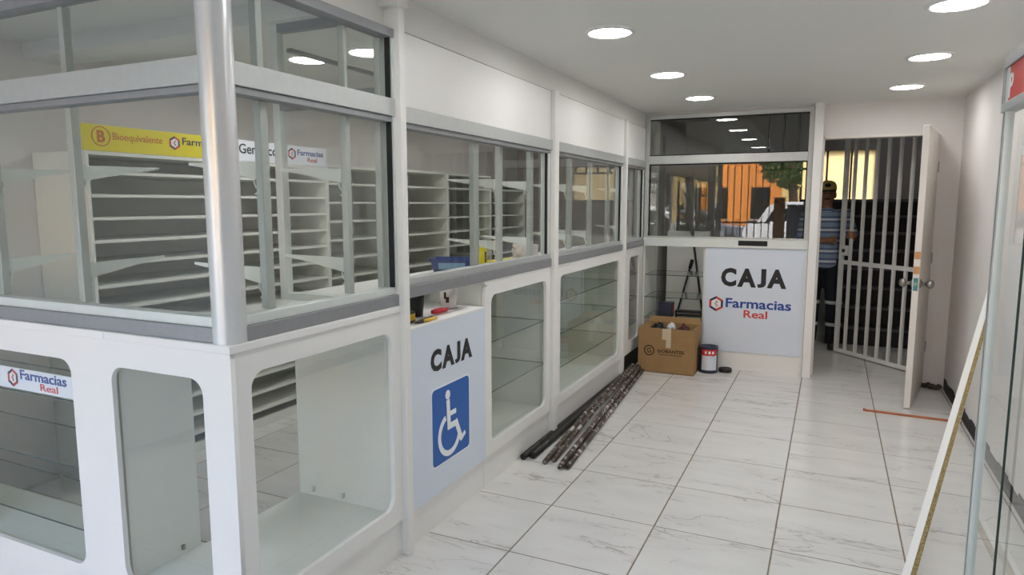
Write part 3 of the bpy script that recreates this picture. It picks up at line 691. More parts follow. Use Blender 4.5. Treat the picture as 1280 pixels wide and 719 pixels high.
obj('ring', curve_mesh('ring', [circ(2.372, 1.903, 0.052, 32), circ(2.372, 1.903, 0.047, 32)], 0.001, TS @ Matrix.Translation((0, 0, 0.0012))), 'sign_orange', sy)
text('lettering', 'B', TS, 2.350, 2.394, 1.872, 1.934, 'sign_orange', sy, bold=0.03)
text('lettering', 'Bioequivalente', TS, 2.437, 2.735, 1.878, 1.928, 'sign_orange', sy, bold=0.006)
emblem(TS, 2.815, 1.902, 0.04, sy)
text('lettering', 'Farmacias', TS, 2.868, 3.155, 1.896, 1.938, 'brand_navy', sy, bold=0.015)
text('lettering', 'Real', TS, 3.02, 3.12, 1.855, 1.886, 'sign_orange', sy, bold=0.006)
sw = thing('shelf_header', (SX, 3.67, 1.826), 'white header sign with dark lettering above the shelving', 'sign')
bx('board', 'sign_white', sw, SX-0.006, SX+0.004, 3.19, 4.138, 1.827, 1.962)
text('lettering', 'Genérico', TS, 3.293, 3.63, 1.875, 1.940, 'black_ink', sw, bold=0.015)
emblem(TS, 3.772, 1.903, 0.042, sw)
text('lettering', 'Farmacias', TS, 3.828, 4.10, 1.896, 1.936, 'brand_blue', sw, bold=0.015)
text('lettering', 'Real', TS, 3.93, 4.03, 1.852, 1.884, 'brand_red', sw, bold=0.006)

# ================================================================== THINGS BEHIND THE GLASS
tr = thing('tray', (-2.06, 3.57, 1.142), 'blue plastic tray with a pale label on the counter behind the glass', 'tray')
TM = frame((-2.06, 3.57, 1.1425), (0.93, 0.37, 0), (-0.37, 0.93, 0))      # long side turned towards the aisle entrance
vs_ = []
for (q, z) in (((0.115, 0.07), 0.0), ((0.132, 0.088), 0.078), ((0.126, 0.082), 0.078), ((0.110, 0.066), 0.005)):
    for sx_, sy_ in ((-1, -1), (1, -1), (1, 1), (-1, 1)): vs_.append(TM @ Vector((sx_*q[0], sy_*q[1], z)))
f_ = [(3, 2, 1, 0), (12, 13, 14, 15)]
for l_ in range(3):
    for k in range(4): f_.append((l_*4+k, l_*4+(k+1) % 4, (l_+1)*4+(k+1) % 4, (l_+1)*4+k))
obj('tub', MB().add(vs_, f_), 'plastic_blue', tr)
rm = MB()
for (p, q, u_, t) in ((-0.138, 0.138, -0.094, -0.084), (-0.138, 0.138, 0.084, 0.094), (-0.138, -0.128, -0.084, 0.084), (0.128, 0.138, -0.084, 0.084)): rm.box(p, q, u_, t, 0.072, 0.080, M=TM)
obj('rim', rm, 'plastic_blue', tr)
lbm = MB(); fz = lambda z: -0.07-0.018*z/0.078-0.0012
lbm.add([TM @ Vector((x, fz(z)+o_, z)) for o_ in (0, 0.0011) for x, z in ((-0.085, 0.018), (0.075, 0.018), (0.075, 0.056), (-0.085, 0.056))], [(0, 1, 2, 3), (7, 6, 5, 4), (0, 4, 5, 1), (1, 5, 6, 2), (2, 6, 7, 3), (3, 7, 4, 0)])
obj('label_card', lbm, 'label_blue', tr)
def carton(name, x0, x1, y0, y1, z0, h, m_, label, group=None, flap='white_ink'):
    c = thing(name, ((x0+x1)/2, (y0+y1)/2, z0), label, 'box', group)
    bx('body', m_, c, x0, x1, y0, y1, z0, z0+h, r=0.002)
    bx('print', flap, c, x1-0.0005, x1+0.0008, y0+(y1-y0)*0.25, y1-(y1-y0)*0.25, z0+h*0.25, z0+h*0.8)
    bx('end_flap', m_, c, x0+0.004, x1-0.004, y0-0.0012, y0+0.0005, z0+0.004, z0+h-0.004)
    return c
carton('carton', -2.03, -1.98, 3.80, 3.85, 1.143, 0.13, 'carton_yellow', 'small upright yellow carton behind the wide counter window', flap='black_ink')
carton('carton', -2.16, -2.06, 3.74, 3.93, 1.143, 0.045, 'carton_yellow', 'flat yellow carton behind the upright yellow carton')
carton('carton', -2.03, -1.93, 3.93, 4.25, 1.143, 0.035, 'carton_yellow', 'long flat yellow carton beside the crumpled bag')
carton('carton', -1.98, -1.86, 5.20, 5.48, 1.143, 0.03, 'carton_yellow', 'flat yellow carton behind the second counter window')
gb = thing('bottle', (-2.12, 3.98, 1.143), 'green plastic bottle behind the upright yellow carton', 'bottle')
obj('body', MB().lathe([(0, 0), (0.03, 0), (0.032, 0.01), (0.032, 0.15), (0.02, 0.175), (0.013, 0.185), (0.013, 0.2), (0, 0.2)], (-2.12, 3.98, 1.143), 20), 'plastic_green', gb)
obj('cap', MB().lathe([(0.016, 0), (0.016, 0.022), (0, 0.022)], (-2.12, 3.98, 1.343), 16), 'white_enamel', gb)
bm = bmesh.new(); bmesh.ops.create_icosphere(bm, subdivisions=4, radius=1)
for v in bm.verts:
    f_ = 1+0.18*math.sin(v.co.x*5+1)*math.cos(v.co.z*6)+0.14*math.sin(v.co.y*7+v.co.x*4)
    v.co = Vector((v.co.x*0.075*f_, v.co.y*0.15*f_, max(v.co.z, -0.75)*0.07*f_))
lo_ = min(v.co.z for v in bm.verts)
obj('crumpled_bag', MB().bm(bm, Matrix.Translation((-1.99, 4.46, 1.143-lo_)), 0, True), 'cloth_cream', label='crumpled cream bag on the counter behind the wide window', cat='bag')

# pay counter clutter
ZC = 1.0085
cu_ = thing('cup', (-1.80, 2.74, ZC), 'black plastic cup on the low pay counter', 'cup')
obj('body', MB().lathe([(0, 0), (0.034, 0), (0.046, 0.13), (0.043, 0.13), (0.032, 0.006), (0, 0.006)], (-1.80, 2.74, ZC), 24), 'plastic_black', cu_)
obj('rim', MB().lathe([(0.043, 0.124), (0.048, 0.124), (0.048, 0.131), (0.043, 0.131)], (-1.80, 2.74, ZC), 24), 'plastic_black', cu_)
mg = thing('mug', (-1.80, 3.05, ZC), 'pale printed mug on the low pay counter', 'mug')
obj('body', MB().lathe([(0, 0), (0.038, 0), (0.042, 0.006), (0.042, 0.105), (0.038, 0.105), (0.037, 0.008), (0, 0.008)], (-1.80, 3.05, ZC), 28), 'ceramic', mg)
obj('handle', MB().tube([(-1.79+0.0, 3.05+0.040, ZC+0.085), (-1.79, 3.05+0.065, ZC+0.082), (-1.79, 3.05+0.072, ZC+0.055), (-1.79, 3.05+0.06, ZC+0.028), (-1.79, 3.05+0.040, ZC+0.024)], 0.006, 8), 'ceramic', mg)
pm = MB()
for (t0, t1, z0, z1, rr) in ((-1.35, -0.95, 0.03, 0.06, 0.0425), (-1.6, -1.3, 0.05, 0.085, 0.0425)):
    a0 = [t0+(t1-t0)*k/5 for k in range(6)]
    pm.add([(-1.80+rr*math.cos(t), 3.05+rr*math.sin(t), ZC+z) for z in (z0, z1) for t in a0], [(k, k+1, k+7, k+6) for k in range(5)])
obj('print', pm, 'cardboard_print', mg)
sd = thing('screwdriver', (-1.74, 2.86, ZC), 'screwdriver with a red handle lying on the pay counter', 'tool')
obj('handle', MB().tube([(-1.745, 2.80, ZC+0.014), (-1.74, 2.82, ZC+0.0155), (-1.735, 2.87, ZC+0.0155), (-1.73, 2.92, ZC+0.012)], [0.01, 0.0135, 0.0135, 0.009], 10), 'plastic_red', sd)
obj('shaft', MB().tube([(-1.73, 2.92, ZC+0.011), (-1.718, 3.0, ZC+0.009)], 0.003, 8), 'steel', sd)
tp = thing('tape_measure', (-1.70, 2.58, ZC), 'black and yellow tape measure at the edge of the pay counter', 'tool')
bx('case', 'plastic_black', tp, -1.755, -1.705, 2.515, 2.60, ZC, ZC+0.055, r=0.012)
bx('grip', 'tool_yellow', tp, -1.7055, -1.700, 2.53, 2.585, ZC+0.012, ZC+0.042, r=0.002)
obj('blade_mouth', MB().bbox(-1.745, -1.715, 2.598, 2.612, ZC+0.002, ZC+0.01, r=0.001), 'steel', tp)
pl = thing('pliers', (-1.68, 2.55, ZC), 'black pliers with a yellow grip lying in front of the black cup', 'tool')
for s_ in (-1, 1):
    obj('grip', MB().tube([(-1.672+0.004*s_, 2.60, ZC+0.009), (-1.672+0.012*s_, 2.64, ZC+0.009), (-1.672+0.010*s_, 2.70, ZC+0.009)], [0.006, 0.0085, 0.007], 8), 'tool_yellow' if s_ > 0 else 'plastic_black', pl)
obj('jaw', MB().tube([(-1.672, 2.60, ZC+0.009), (-1.672, 2.57, ZC+0.009), (-1.672, 2.535, ZC+0.009)], [0.009, 0.009, 0.004], 8), 'dark_steel', pl)
yb = thing('bottle', (-1.86, 2.56, ZC), 'yellow capped glue bottle half hidden by the near upright strip', 'bottle')
obj('body', MB().lathe([(0, 0), (0.03, 0), (0.03, 0.07), (0.018, 0.085), (0, 0.085)], (-1.86, 2.56, ZC), 18), 'ceramic', yb)
obj('cap', MB().lathe([(0.02, 0), (0.014, 0.03), (0, 0.03)], (-1.86, 2.56, ZC+0.083), 14), 'tool_yellow', yb)

# things in the recess of the pay desk
rb = carton('carton', -1.50, -1.37, 6.60, 6.72, 0.442, 0.14, 'can_dark', 'dark red and black carton on the lowest glass shelf of the pay desk', flap='can_red')
bk_ = thing('printer_bar', (-1.22, 6.74, 0.442), 'long black plastic housing lying on the glass shelf of the pay desk', 'device')
bx('housing', 'plastic_black', bk_, -1.36, -1.09, 6.70, 6.78, 0.442, 0.50, r=0.008); bx('slot', 'steel', bk_, -1.34, -1.11, 6.697, 6.701, 0.465, 0.478)
def pole(p, q, label, r=0.012):
    t = thing('tool_pole', p, label, 'pole'); d = (Vector(q)-Vector(p))
    obj('shaft', MB().tube([p, Vector(p)+d*0.93], r, 8), 'plastic_black', t)
    obj('grip', MB().tube([Vector(p)+d*0.90, q], r*1.6, 8), 'rubber', t)
pole((-1.13, 7.30, 0.0), (-1.36, 7.42, 1.35), 'thin black pole leaning behind the shelves of the pay desk')
pole((-1.55, 7.30, 0.0), (-1.33, 7.40, 0.95), 'short black pole leaning the other way behind the pay desk shelves')
wp = thing('white_board', (-1.3, 7.5, 0), 'tall white panel standing behind the pay desk', 'panel')
bx('sheet', 'melamine', wp, -1.62, -1.18, 7.48, 7.50, 0.0, 1.25); bx('edge', 'aluminium_white', wp, -1.18, -1.165, 7.475, 7.505, 0.0, 1.25)

# ================================================================== ON THE FLOOR
cx0, cx1, cy0, cy1 = -1.565, -1.058, 6.10, 6.46
ca = thing('cardboard_box', (-1.31, 6.28, 0), 'open brown cardboard box full of black bags in front of the pay desk shelves', 'box')
zt = 0.415
mb = MB()
mb.box(cx0, cx1, cy0, cy0+0.006, 0.001, zt); mb.box(cx0, cx1, cy1-0.006, cy1, 0.001, zt); mb.box(cx0, cx0+0.006, cy0+0.006, cy1-0.006, 0.001, zt); mb.box(cx1-0.006, cx1, cy0+0.006, cy1-0.006, 0.001, zt)
mb.box(cx0, cx1, cy0, cy1, 0.0, 0.006); obj('carton', mb, 'cardboard', ca)
obj('flap', MB().add([(cx0, cy1, zt), (cx1, cy1, zt), (cx1-0.02, cy1+0.03, zt+0.05), (cx0+0.02, cy1+0.03, zt+0.05), (cx0, cy1-0.005, zt), (cx1, cy1-0.005, zt), (cx1-0.02, cy1+0.025, zt+0.052), (cx0+0.02, cy1+0.025, zt+0.052)],
    [(0, 1, 2, 3), (7, 6, 5, 4), (0, 4, 5, 1), (1, 5, 6, 2), (2, 6, 7, 3), (3, 7, 4, 0)]), 'cardboard', ca)
for (xa, s_) in ((cx0, -1), (cx1, 1)):
    obj('flap', MB().add([(xa, cy0, zt), (xa, cy1, zt), (xa-s_*0.05, cy1-0.02, zt-0.028), (xa-s_*0.05, cy0+0.02, zt-0.028), (xa-s_*0.004, cy0, zt-0.006), (xa-s_*0.004, cy1, zt-0.006), (xa-s_*0.052, cy1-0.02, zt-0.034), (xa-s_*0.052, cy0+0.02, zt-0.034)],
        [(0, 1, 2, 3), (7, 6, 5, 4), (0, 4, 5, 1), (1, 5, 6, 2), (2, 6, 7, 3), (3, 7, 4, 0)]), 'cardboard', ca)
TB = CAMSIDE(cy0)
obj('stamp', curve_mesh('stamp', [circ(-1.462, 0.205, 0.050, 28), circ(-1.462, 0.205, 0.038, 28)], 0.0006, TB @ Matrix.Translation((0, 0, 0.0008))), 'cardboard_print', ca)
text('lettering', 'G', TB, -1.482, -1.442, 0.182, 0.228, 'cardboard_print', ca, bold=0.02)
text('lettering', 'GOBANTES', TB, -1.388, -1.142, 0.190, 0.222, 'cardboard_print', ca, bold=0.03)
obj('print_line', curve_mesh('print_line', [rect(-1.372, -1.162, 0.170, 0.176)], 0.0006, TB @ Matrix.Translation((0, 0, 0.0008))), 'cardboard_print', ca)
for (a, b_, c, d) in ((-1.345, -1.305, 0.315, zt), (-1.31, -1.265, 0.24, zt)): obj('tape_strip', curve_mesh('tape_strip', [rect(a, b_, c, d)], 0.0007, TB @ Matrix.Translation((0, 0, 0.001+0.0004*(b_ > -1.3)))), 'tape', ca)
def lump(name, c, r, m_, label, seed, cat='bag'):
    rnd = random.Random(seed); ph = [rnd.uniform(0, 6) for _ in range(6)]
    bm = bmesh.new(); bmesh.ops.create_icosphere(bm, subdivisions=4, radius=1)
    for v in bm.verts:
        f_ = 1+0.16*math.sin(v.co.x*6+ph[0])*math.sin(v.co.z*5+ph[1])+0.13*math.sin(v.co.y*8+ph[2]+v.co.x*3)+0.06*math.sin(v.co.z*15+ph[3])
        v.co = Vector((v.co.x*r[0]*f_, v.co.y*r[1]*f_, v.co.z*r[2]*f_))
    return obj(name, MB().bm(bm, Matrix.Translation(c), 0, True), m_, label=label, cat=cat)
mat('bag_black', srgb(30, 30, 34), 0.35, bump=0.3, bs=30); mat('bag_maroon', srgb(74, 34, 30), 0.4, bump=0.3, bs=30)
lump('refuse_bag', (-1.42, 6.28, 0.35), (0.062, 0.11, 0.08), 'bag_black', 'crumpled black bag at the left in the cardboard box', 1)
lump('refuse_bag', (-1.185, 6.28, 0.35), (0.05, 0.10, 0.075), 'bag_maroon', 'crumpled dark red bag at the right in the cardboard box', 2)
lump('paper_wad', (-1.303, 6.28, 0.40), (0.036, 0.06, 0.04), 'white_enamel', 'crumpled white paper in the middle of the cardboard box', 3, 'paper')

pc = thing('paint_can', (-0.965, 6.34, 0), 'used paint can with a red band and dripping paint beside the cardboard box', 'can')
obj('can_body', MB().lathe([(0, 0.001), (0.083, 0.001), (0.085, 0.006), (0.084, 0.012), (0.084, 0.232), (0.086, 0.238), (0.083, 0.245), (0.07, 0.243), (0.068, 0.225), (0, 0.222)], (-0.965, 6.34, 0), 36), 'can_dark', pc)
def band(z0, z1, t0, t1, m_, r=0.0848, nm='label_panel'):
    ts = [R(t0+(t1-t0)*k/14) for k in range(15)]
    mb = MB(); mb.add([(-0.965+r*math.cos(t), 6.34+r*math.sin(t), z) for z in (z0, z1) for t in ts], [(k, k+1, k+16, k+15) for k in range(14)], sm=True)
    return obj(nm, mb, m_, pc)
band(0.03, 0.165, 235, 335, 'can_white'); band(0.165, 0.222, 235, 335, 'can_red')
for t0 in (255, 278, 300): band(0.182, 0.206, t0, t0+12, 'white_ink', 0.0853, 'lettering_mark')
obj('handle', MB().tube([(-0.965-0.088*math.cos(R(a)), 6.34-0.02-0.06*math.sin(R(a)), 0.215-0.07*math.sin(R(a))) for a in range(0, 181, 15)], 0.0025, 6), 'steel', pc)
cn = thing('round_lid', (-0.82, 6.40, 0), 'small round black lid lying on the tiles beside the paint can', 'lid')  # loose round lid lying flat
obj('disc', MB().lathe([(0, 0.001), (0.058, 0.001), (0.06, 0.006), (0.06, 0.026), (0.055, 0.03), (0, 0.03)], (-0.82, 6.40, 0), 28), 'plastic_black', cn)
obj('rim', MB().lathe([(0.05, 0.029), (0.057, 0.029), (0.057, 0.034), (0.05, 0.034)], (-0.82, 6.40, 0), 28), 'rubber', cn)

# metal rods and tubes along the counter foot
G_R = 'metal rods along the counter foot'
def rod(p, q, r, hollow, label, m_='pipe_steel', bend=0.0):
    t = thing('metal_rod', (Vector(p)+Vector(q))/2*1.0 if 0 else p, label, 'rod', G_R)
    pts = [Vector(p).lerp(Vector(q), k/8) for k in range(9)]
    for k in range(9): pts[k].z = p[2]+(q[2]-p[2])*min(1, k/8/0.375)
    obj('bar', MB().tube(pts, r, 12), m_, t)
    d = (pts[0]-pts[1]).normalized()
    obj('end_bore', MB().tube([pts[0]+d*0.0012, pts[0]-d*0.004], r*0.62, 10), 'rubber' if hollow else 'steel', t)
    return t
rod((-1.625, 3.62, 0.020), (-1.628, 6.02, 0.020), 0.019, True, 'dark hollow tube lying closest to the counter foot', 'dark_steel')
rod((-1.578, 3.66, 0.024), (-1.585, 6.05, 0.024), 0.023, True, 'thick dark tube with an open end, second from the counter foot', 'dark_steel')
rod((-1.475, 3.605, 0.017), (-1.600, 6.04, 0.063), 0.016, False, 'plaster splashed rod in the middle of the bundle, its left rod')
rod((-1.440, 3.66, 0.017), (-1.565, 6.08, 0.063), 0.016, False, 'plaster splashed rod in the middle of the bundle, its right rod')
rod((-1.365, 3.56, 0.017), (-1.545, 6.06, 0.020), 0.016, True, 'spotted tube at the outer edge of the bundle, left of the outermost two')
rod((-1.326, 3.59, 0.017), (-1.508, 6.05, 0.020), 0.016, True, 'spotted tube at the outer edge of the bundle, right of the outermost two')
rod((-1.350, 3.575, 0.046), (-1.535, 6.05, 0.052), 0.015, False, 'spotted rod resting on top of the two outermost tubes')

cs = thing('copper_strip', (0.57, 5.59, 0), 'thin reddish brown strip lying across the tiles by the open door', 'strip')
T = frame((0.30, 5.60, 0), (0.53, -0.03, 0), (0, 0, 1))
obj('bar', MB().bbox(0.0, 0.61, 0.0, 0.014, -0.012, 0.012, r=0.003, M=T), 'copper_wood', cs)
obj('end_hook', MB().bbox(-0.012, 0.004, 0.0, 0.02, -0.014, 0.014, r=0.003, M=T), 'copper_wood', cs)
rh = MB()
for k in range(16):
    rr = random.uniform(0.016, 0.034); x = random.uniform(0.77, 0.905); y = random.uniform(6.50, 6.58)
    bm = bmesh.new(); bmesh.ops.create_icosphere(bm, subdivisions=2, radius=rr)
    for v in bm.verts: v.co *= random.uniform(0.8, 1.2); v.co.z = max(v.co.z*0.75, -rr*0.55)
    lo_ = min(v.co.z for v in bm.verts); rh.bm(bm, Matrix.Translation((x, y, 0.0005-lo_)))
obj('rubble_heap', rh, 'plaster_rubble', label='small heap of dark plaster rubble behind the open door', cat='rubble', kind='stuff')

# leaning melamine offcut
A = Vector((0.345, 2.98, 0.0)); B = Vector((0.903, 4.87, 1.05)); d = (B-A).normalized()
side = d.cross(Vector((0, 0, 1))).normalized(); nrm = side.cross(d).normalized()
# white face turned towards the aisle, raw chipboard edge towards the wall
vv = Vector((0, 0, CAM_H)) - (A+B)/2; vv = (vv - d*vv.dot(d)).normalized(); rr_ = vv.cross(d).normalized()
if rr_.x < 0: rr_ = -rr_
ff = (vv*math.cos(R(42)) - rr_*math.sin(R(42))).normalized(); ee = (vv*math.sin(R(42)) + rr_*math.cos(R(42))).normalized()
PM = Matrix(((d.x, ff.x, ee.x, A.x), (d.y, ff.y, ee.y, A.y), (d.z, ff.z, ee.z, A.z), (0, 0, 0, 1)))
pk = thing('leaning_board', A, 'narrow white board with raw chipboard edge leaning on the right wall', 'board')
Lp = (B-A).length
lift = 0.03
bx('core', 'chipboard', pk, lift, Lp-0.01, -0.030, -0.002, -0.038, 0.0, M=PM)
bx('white_face', 'melamine', pk, lift, Lp-0.01, -0.002, 0.0, -0.038, 0.0, M=PM)
bx('white_face', 'melamine', pk, lift, Lp-0.01, -0.032, -0.030, -0.038, 0.0, M=PM)

# ================================================================== GLASS CABINET AT THE RIGHT
rc = thing('glass_cabinet', (0.78, 2.4, 0), 'tall aluminium and glass cabinet with a red sign at the right edge', 'cabinet')
RX = 0.535
for (x0, x1, y0, y1) in ((RX, RX+0.026, 2.935, 2.992), (RX, RX+0.04, 0.9, 0.94), (0.885, 0.925, 0.9, 0.94)):
    bx('post', 'aluminium_white', rc, x0, x1, y0, y1, 0.0, 2.056, r=0.003)
bx('post_groove', 'aluminium_dull', rc, RX-0.003, RX+0.001, 2.958, 2.967, 0.0, 1.87)
bx('head_rail', 'aluminium_dull', rc, RX-0.006, RX+0.04, 0.94, 2.996, 2.020, 2.058, r=0.002)
bx('sign_rail', 'aluminium', rc, RX-0.006, RX+0.04, 0.94, 2.996, 1.868, 1.900, r=0.002)
bx('sign_end', 'aluminium_dull', rc, RX-0.006, RX+0.04, 2.974, 2.996, 1.900, 2.020)
sg = bx('sign_board', 'sign_red', rc, RX+0.002, RX+0.012, 0.94, 2.974, 1.900, 2.020, label='red sign board with white lettering')
text('lettering', 'P', frame((RX+0.002, 0, 0), (0, -1, 0), (0, 0, 1)), -2.93, -2.875, 1.913, 1.995, 'white_ink', sg, bold=0.02)
bx('foot_rail', 'aluminium', rc, RX, RX+0.04, 0.94, 2.93, 0.0, 0.05)
pane('glass_pane', rc, RX+0.012, RX+0.017, 2.60, 2.935, 0.05, 1.868); pane('glass_pane', rc, RX+0.028, RX+0.033, 0.94, 2.65, 0.05, 1.868)
bx('pane_edge', 'glass_edge', rc, RX+0.011, RX+0.018, 2.597, 2.60, 0.05, 1.868)
pane('top_pane', rc, RX+0.04, 0.925, 0.94, 2.97, 2.04, 2.046)

# ================================================================== STAIR HALL
st = thing('staircase', (0.6, 9.3, 0), 'black steel staircase rising away behind the barred gate', 'stairs')
for k in range(11):
    y = 8.25+0.215*k; z = 0.2*(k+1)
    if k > 6: break
    t_ = bx('tread', 'black_steel', st, 0.02, 1.09, y, y+0.245, z-0.03, z)
    bx('nosing', 'tread_edge', t_, 0.02, 1.09, y-0.012, y, z-0.028, z+0.002)
    bx('riser', 'black_steel', st, 0.02, 1.09, y+0.004, y+0.016, z-0.2, z-0.03)
mb = MB(); mb.add([(0.0, 8.2, 0), (0.0, 8.45, 0), (0.0, 9.9, 1.3), (0.0, 9.9, 1.62), (0.0, 8.2, 0.25), (0.018, 8.2, 0), (0.018, 8.45, 0), (0.018, 9.9, 1.3), (0.018, 9.9, 1.62), (0.018, 8.2, 0.25)],
    [(0, 1, 2, 3, 4), (9, 8, 7, 6, 5), (0, 5, 6, 1), (1, 6, 7, 2), (2, 7, 8, 3), (3, 8, 9, 4), (4, 9, 5, 0)])
obj('stringer', mb, 'black_steel', st)
bx('landing', 'black_steel', st, -0.7, 1.09, 9.755, 10.49, 1.56, 1.60); bx('nosing', 'tread_edge', st, 0.02, 1.09, 9.742, 9.755, 1.565, 1.60); bx('landing_apron', 'black_steel', st, 0.02, 1.09, 9.757, 9.77, 1.4, 1.56)
ys_ = thing('window_2', (0.05, 10.5, 1.56), 'glowing yellow translucent sheet window at the top of the stairs', kind='structure')
for k, (a, b_) in enumerate(((-0.40, -0.10), (-0.08, 0.20), (0.22, 0.50))): bx('sheet', 'yellow_sheet', ys_, a, b_, 10.54, 10.545, 1.56, 2.27)
for a in (-0.10, 0.20): bx('bar', 'dark_steel', ys_, a, a+0.02, 10.52, 10.56, 1.56, 2.27)
# balustrade of the upper flight seen through the transom
bl = thing('balustrade', (-0.5, 8.6, 2.0), 'dark upright bars of an upper balustrade behind the transom glass', 'railing')
for x in (-0.72, -0.56, -0.40, -0.25): bx('bar', 'black_steel', bl, x, x+0.025, 8.60, 8.625, 1.95, 3.2)
bx('hand_rail', 'black_steel', bl, -0.74, -0.20, 8.595, 8.63, 1.93, 1.955)
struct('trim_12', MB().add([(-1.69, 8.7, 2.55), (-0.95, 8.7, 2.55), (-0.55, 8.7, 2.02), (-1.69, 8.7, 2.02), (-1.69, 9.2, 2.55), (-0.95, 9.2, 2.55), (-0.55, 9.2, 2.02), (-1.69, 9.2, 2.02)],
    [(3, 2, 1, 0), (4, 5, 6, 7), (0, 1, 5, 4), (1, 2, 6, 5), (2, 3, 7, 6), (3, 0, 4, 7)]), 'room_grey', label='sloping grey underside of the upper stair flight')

# ---- barred gate
gt = thing('barred_gate', (0.42, 7.4, 0), 'white barred steel gate standing half open behind the doorway', 'gate')
ga, gb_ = Vector((0.10, 7.765, 0)), Vector((0.735, 7.055, 0)); gl = (gb_-ga).length; gu = (gb_-ga)/gl; gn = Vector((-gu.y, gu.x, 0))
GM = Matrix(((gu.x, gn.x, 0, ga.x), (gu.y, gn.y, 0, ga.y), (0, 0, 1, 0), (0, 0, 0, 1)))
bx('stile', 'white_enamel', gt, 0, 0.04, -0.018, 0.018, 0.012, 2.3, M=GM, r=0.003); bx('stile', 'white_enamel', gt, gl-0.04, gl, -0.018, 0.018, 0.012, 2.3, M=GM, r=0.003)
for z0, z1 in ((0.012, 0.05), (0.93, 0.97), (2.26, 2.3)): bx('rail', 'white_enamel', gt, 0.04, gl-0.04, -0.012, 0.012, z0, z1, M=GM)
nb = 7
for k in range(1, nb):
    s = gl*k/nb; bx('bar', 'white_enamel', gt, s-0.013, s+0.013, -0.013, 0.013, 0.05, 2.26, M=GM, r=0.002)
lb_ = bx('lock_box', 'white_enamel', gt, 0.04, 0.115, -0.022, 0.022, 1.02, 1.12, M=GM, r=0.003)
mb = MB().lathe([(0, 0), (0.018, 0), (0.018, 0.01), (0, 0.012)], (0, 0, 0), 16); T = GM @ frame((0.07, -0.0222, 1.07), (1, 0, 0), (0, 0, 1)); mb.v = [tuple(T @ Vector(v)) for v in mb.v]
obj('lock_cylinder', mb, 'dark_steel', lb_)
for z in (0.4, 1.8): bx('hinge', 'white_enamel', gt, gl, gl+0.03, -0.012, 0.012, z, z+0.08, M=GM)

# ================================================================== PERSON BEHIND THE GATE
def fused(name, build, voxel, smooth=6):
    """one continuous surface grown from overlapping tapered volumes"""
    mb = MB(); build(mb); me = mb.mesh(name)
    o = bpy.data.objects.new(name, me); col.objects.link(o)
    r_ = o.modifiers.new('fuse', 'REMESH'); r_.mode = 'VOXEL'; r_.voxel_size = voxel; r_.use_smooth_shade = True
    s_ = o.modifiers.new('relax', 'SMOOTH'); s_.iterations = smooth; s_.factor = 0.5
    dg = bpy.context.evaluated_depsgraph_get(); out_ = bpy.data.meshes.new_from_object(o.evaluated_get(dg))
    bpy.data.objects.remove(o); out_.materials.clear(); return out_
def limb(mb, pts, rs, seg=14):
    pts = [Vector(p) for p in pts]; P, Q = [], []
    for i in range(len(pts)-1):
        for k in range(5):
            t = k/5; P.append(pts[i].lerp(pts[i+1], t)); Q.append(rs[i]*(1-t)+rs[i+1]*t)
    P.append(pts[-1]); Q.append(rs[-1])
    mb.tube(P, Q, seg); mb.ell(pts[0], (rs[0],)*3); mb.ell(pts[-1], (rs[-1],)*3)
px, py = -0.05, 7.98                        # where he stands
P_ = lambda x, y, z: Vector((px+x, py+y, z))
ls, le = P_(0.185, -0.01, 1.425), P_(0.26, -0.10, 1.19)      # his left shoulder, elbow
lw = P_(0.262, -0.235, 1.215); 
rs_, re, rw = P_(-0.185, -0.01, 1.425), P_(-0.235, -0.06, 1.155), P_(0.0, -0.19, 1.165)
hipL, hipR = P_(0.09, 0.0, 0.92), P_(-0.09, 0.0, 0.92)
kneeL, kneeR = P_(0.115, -0.02, 0.49), P_(-0.10, -0.01, 0.49)
ankL, ankR = P_(0.125, 0.02, 0.09), P_(-0.105, 0.02, 0.09)
def fingers(mb, wrist, palm, fdir, curl, spread, thumb):
    """four bent fingers of unequal length and a thumb off the side of the palm"""
    mb.ell(palm, (0.03, 0.03, 0.04)); limb(mb, [wrist, palm], [0.026, 0.03])
    for k, ln in enumerate((0.068, 0.076, 0.072, 0.058)):
        b0 = palm + spread*(k-1.5)*0.021
        p1 = b0 + fdir*ln*0.5; p2 = p1 + (fdir*0.35+curl*0.8).normalized()*ln*0.42; p3 = p2 + (curl-fdir*0.55).normalized()*ln*0.36
        limb(mb, [b0, p1, p2, p3], [0.0105, 0.0098, 0.0092, 0.008], 10)
    t1 = palm - spread*(-0.030) + thumb*0.03; t2 = t1 + (thumb*0.6+curl*0.7).normalized()*0.034
    limb(mb, [palm + spread*0.02, t1, t2], [0.014, 0.0115, 0.0095], 10)
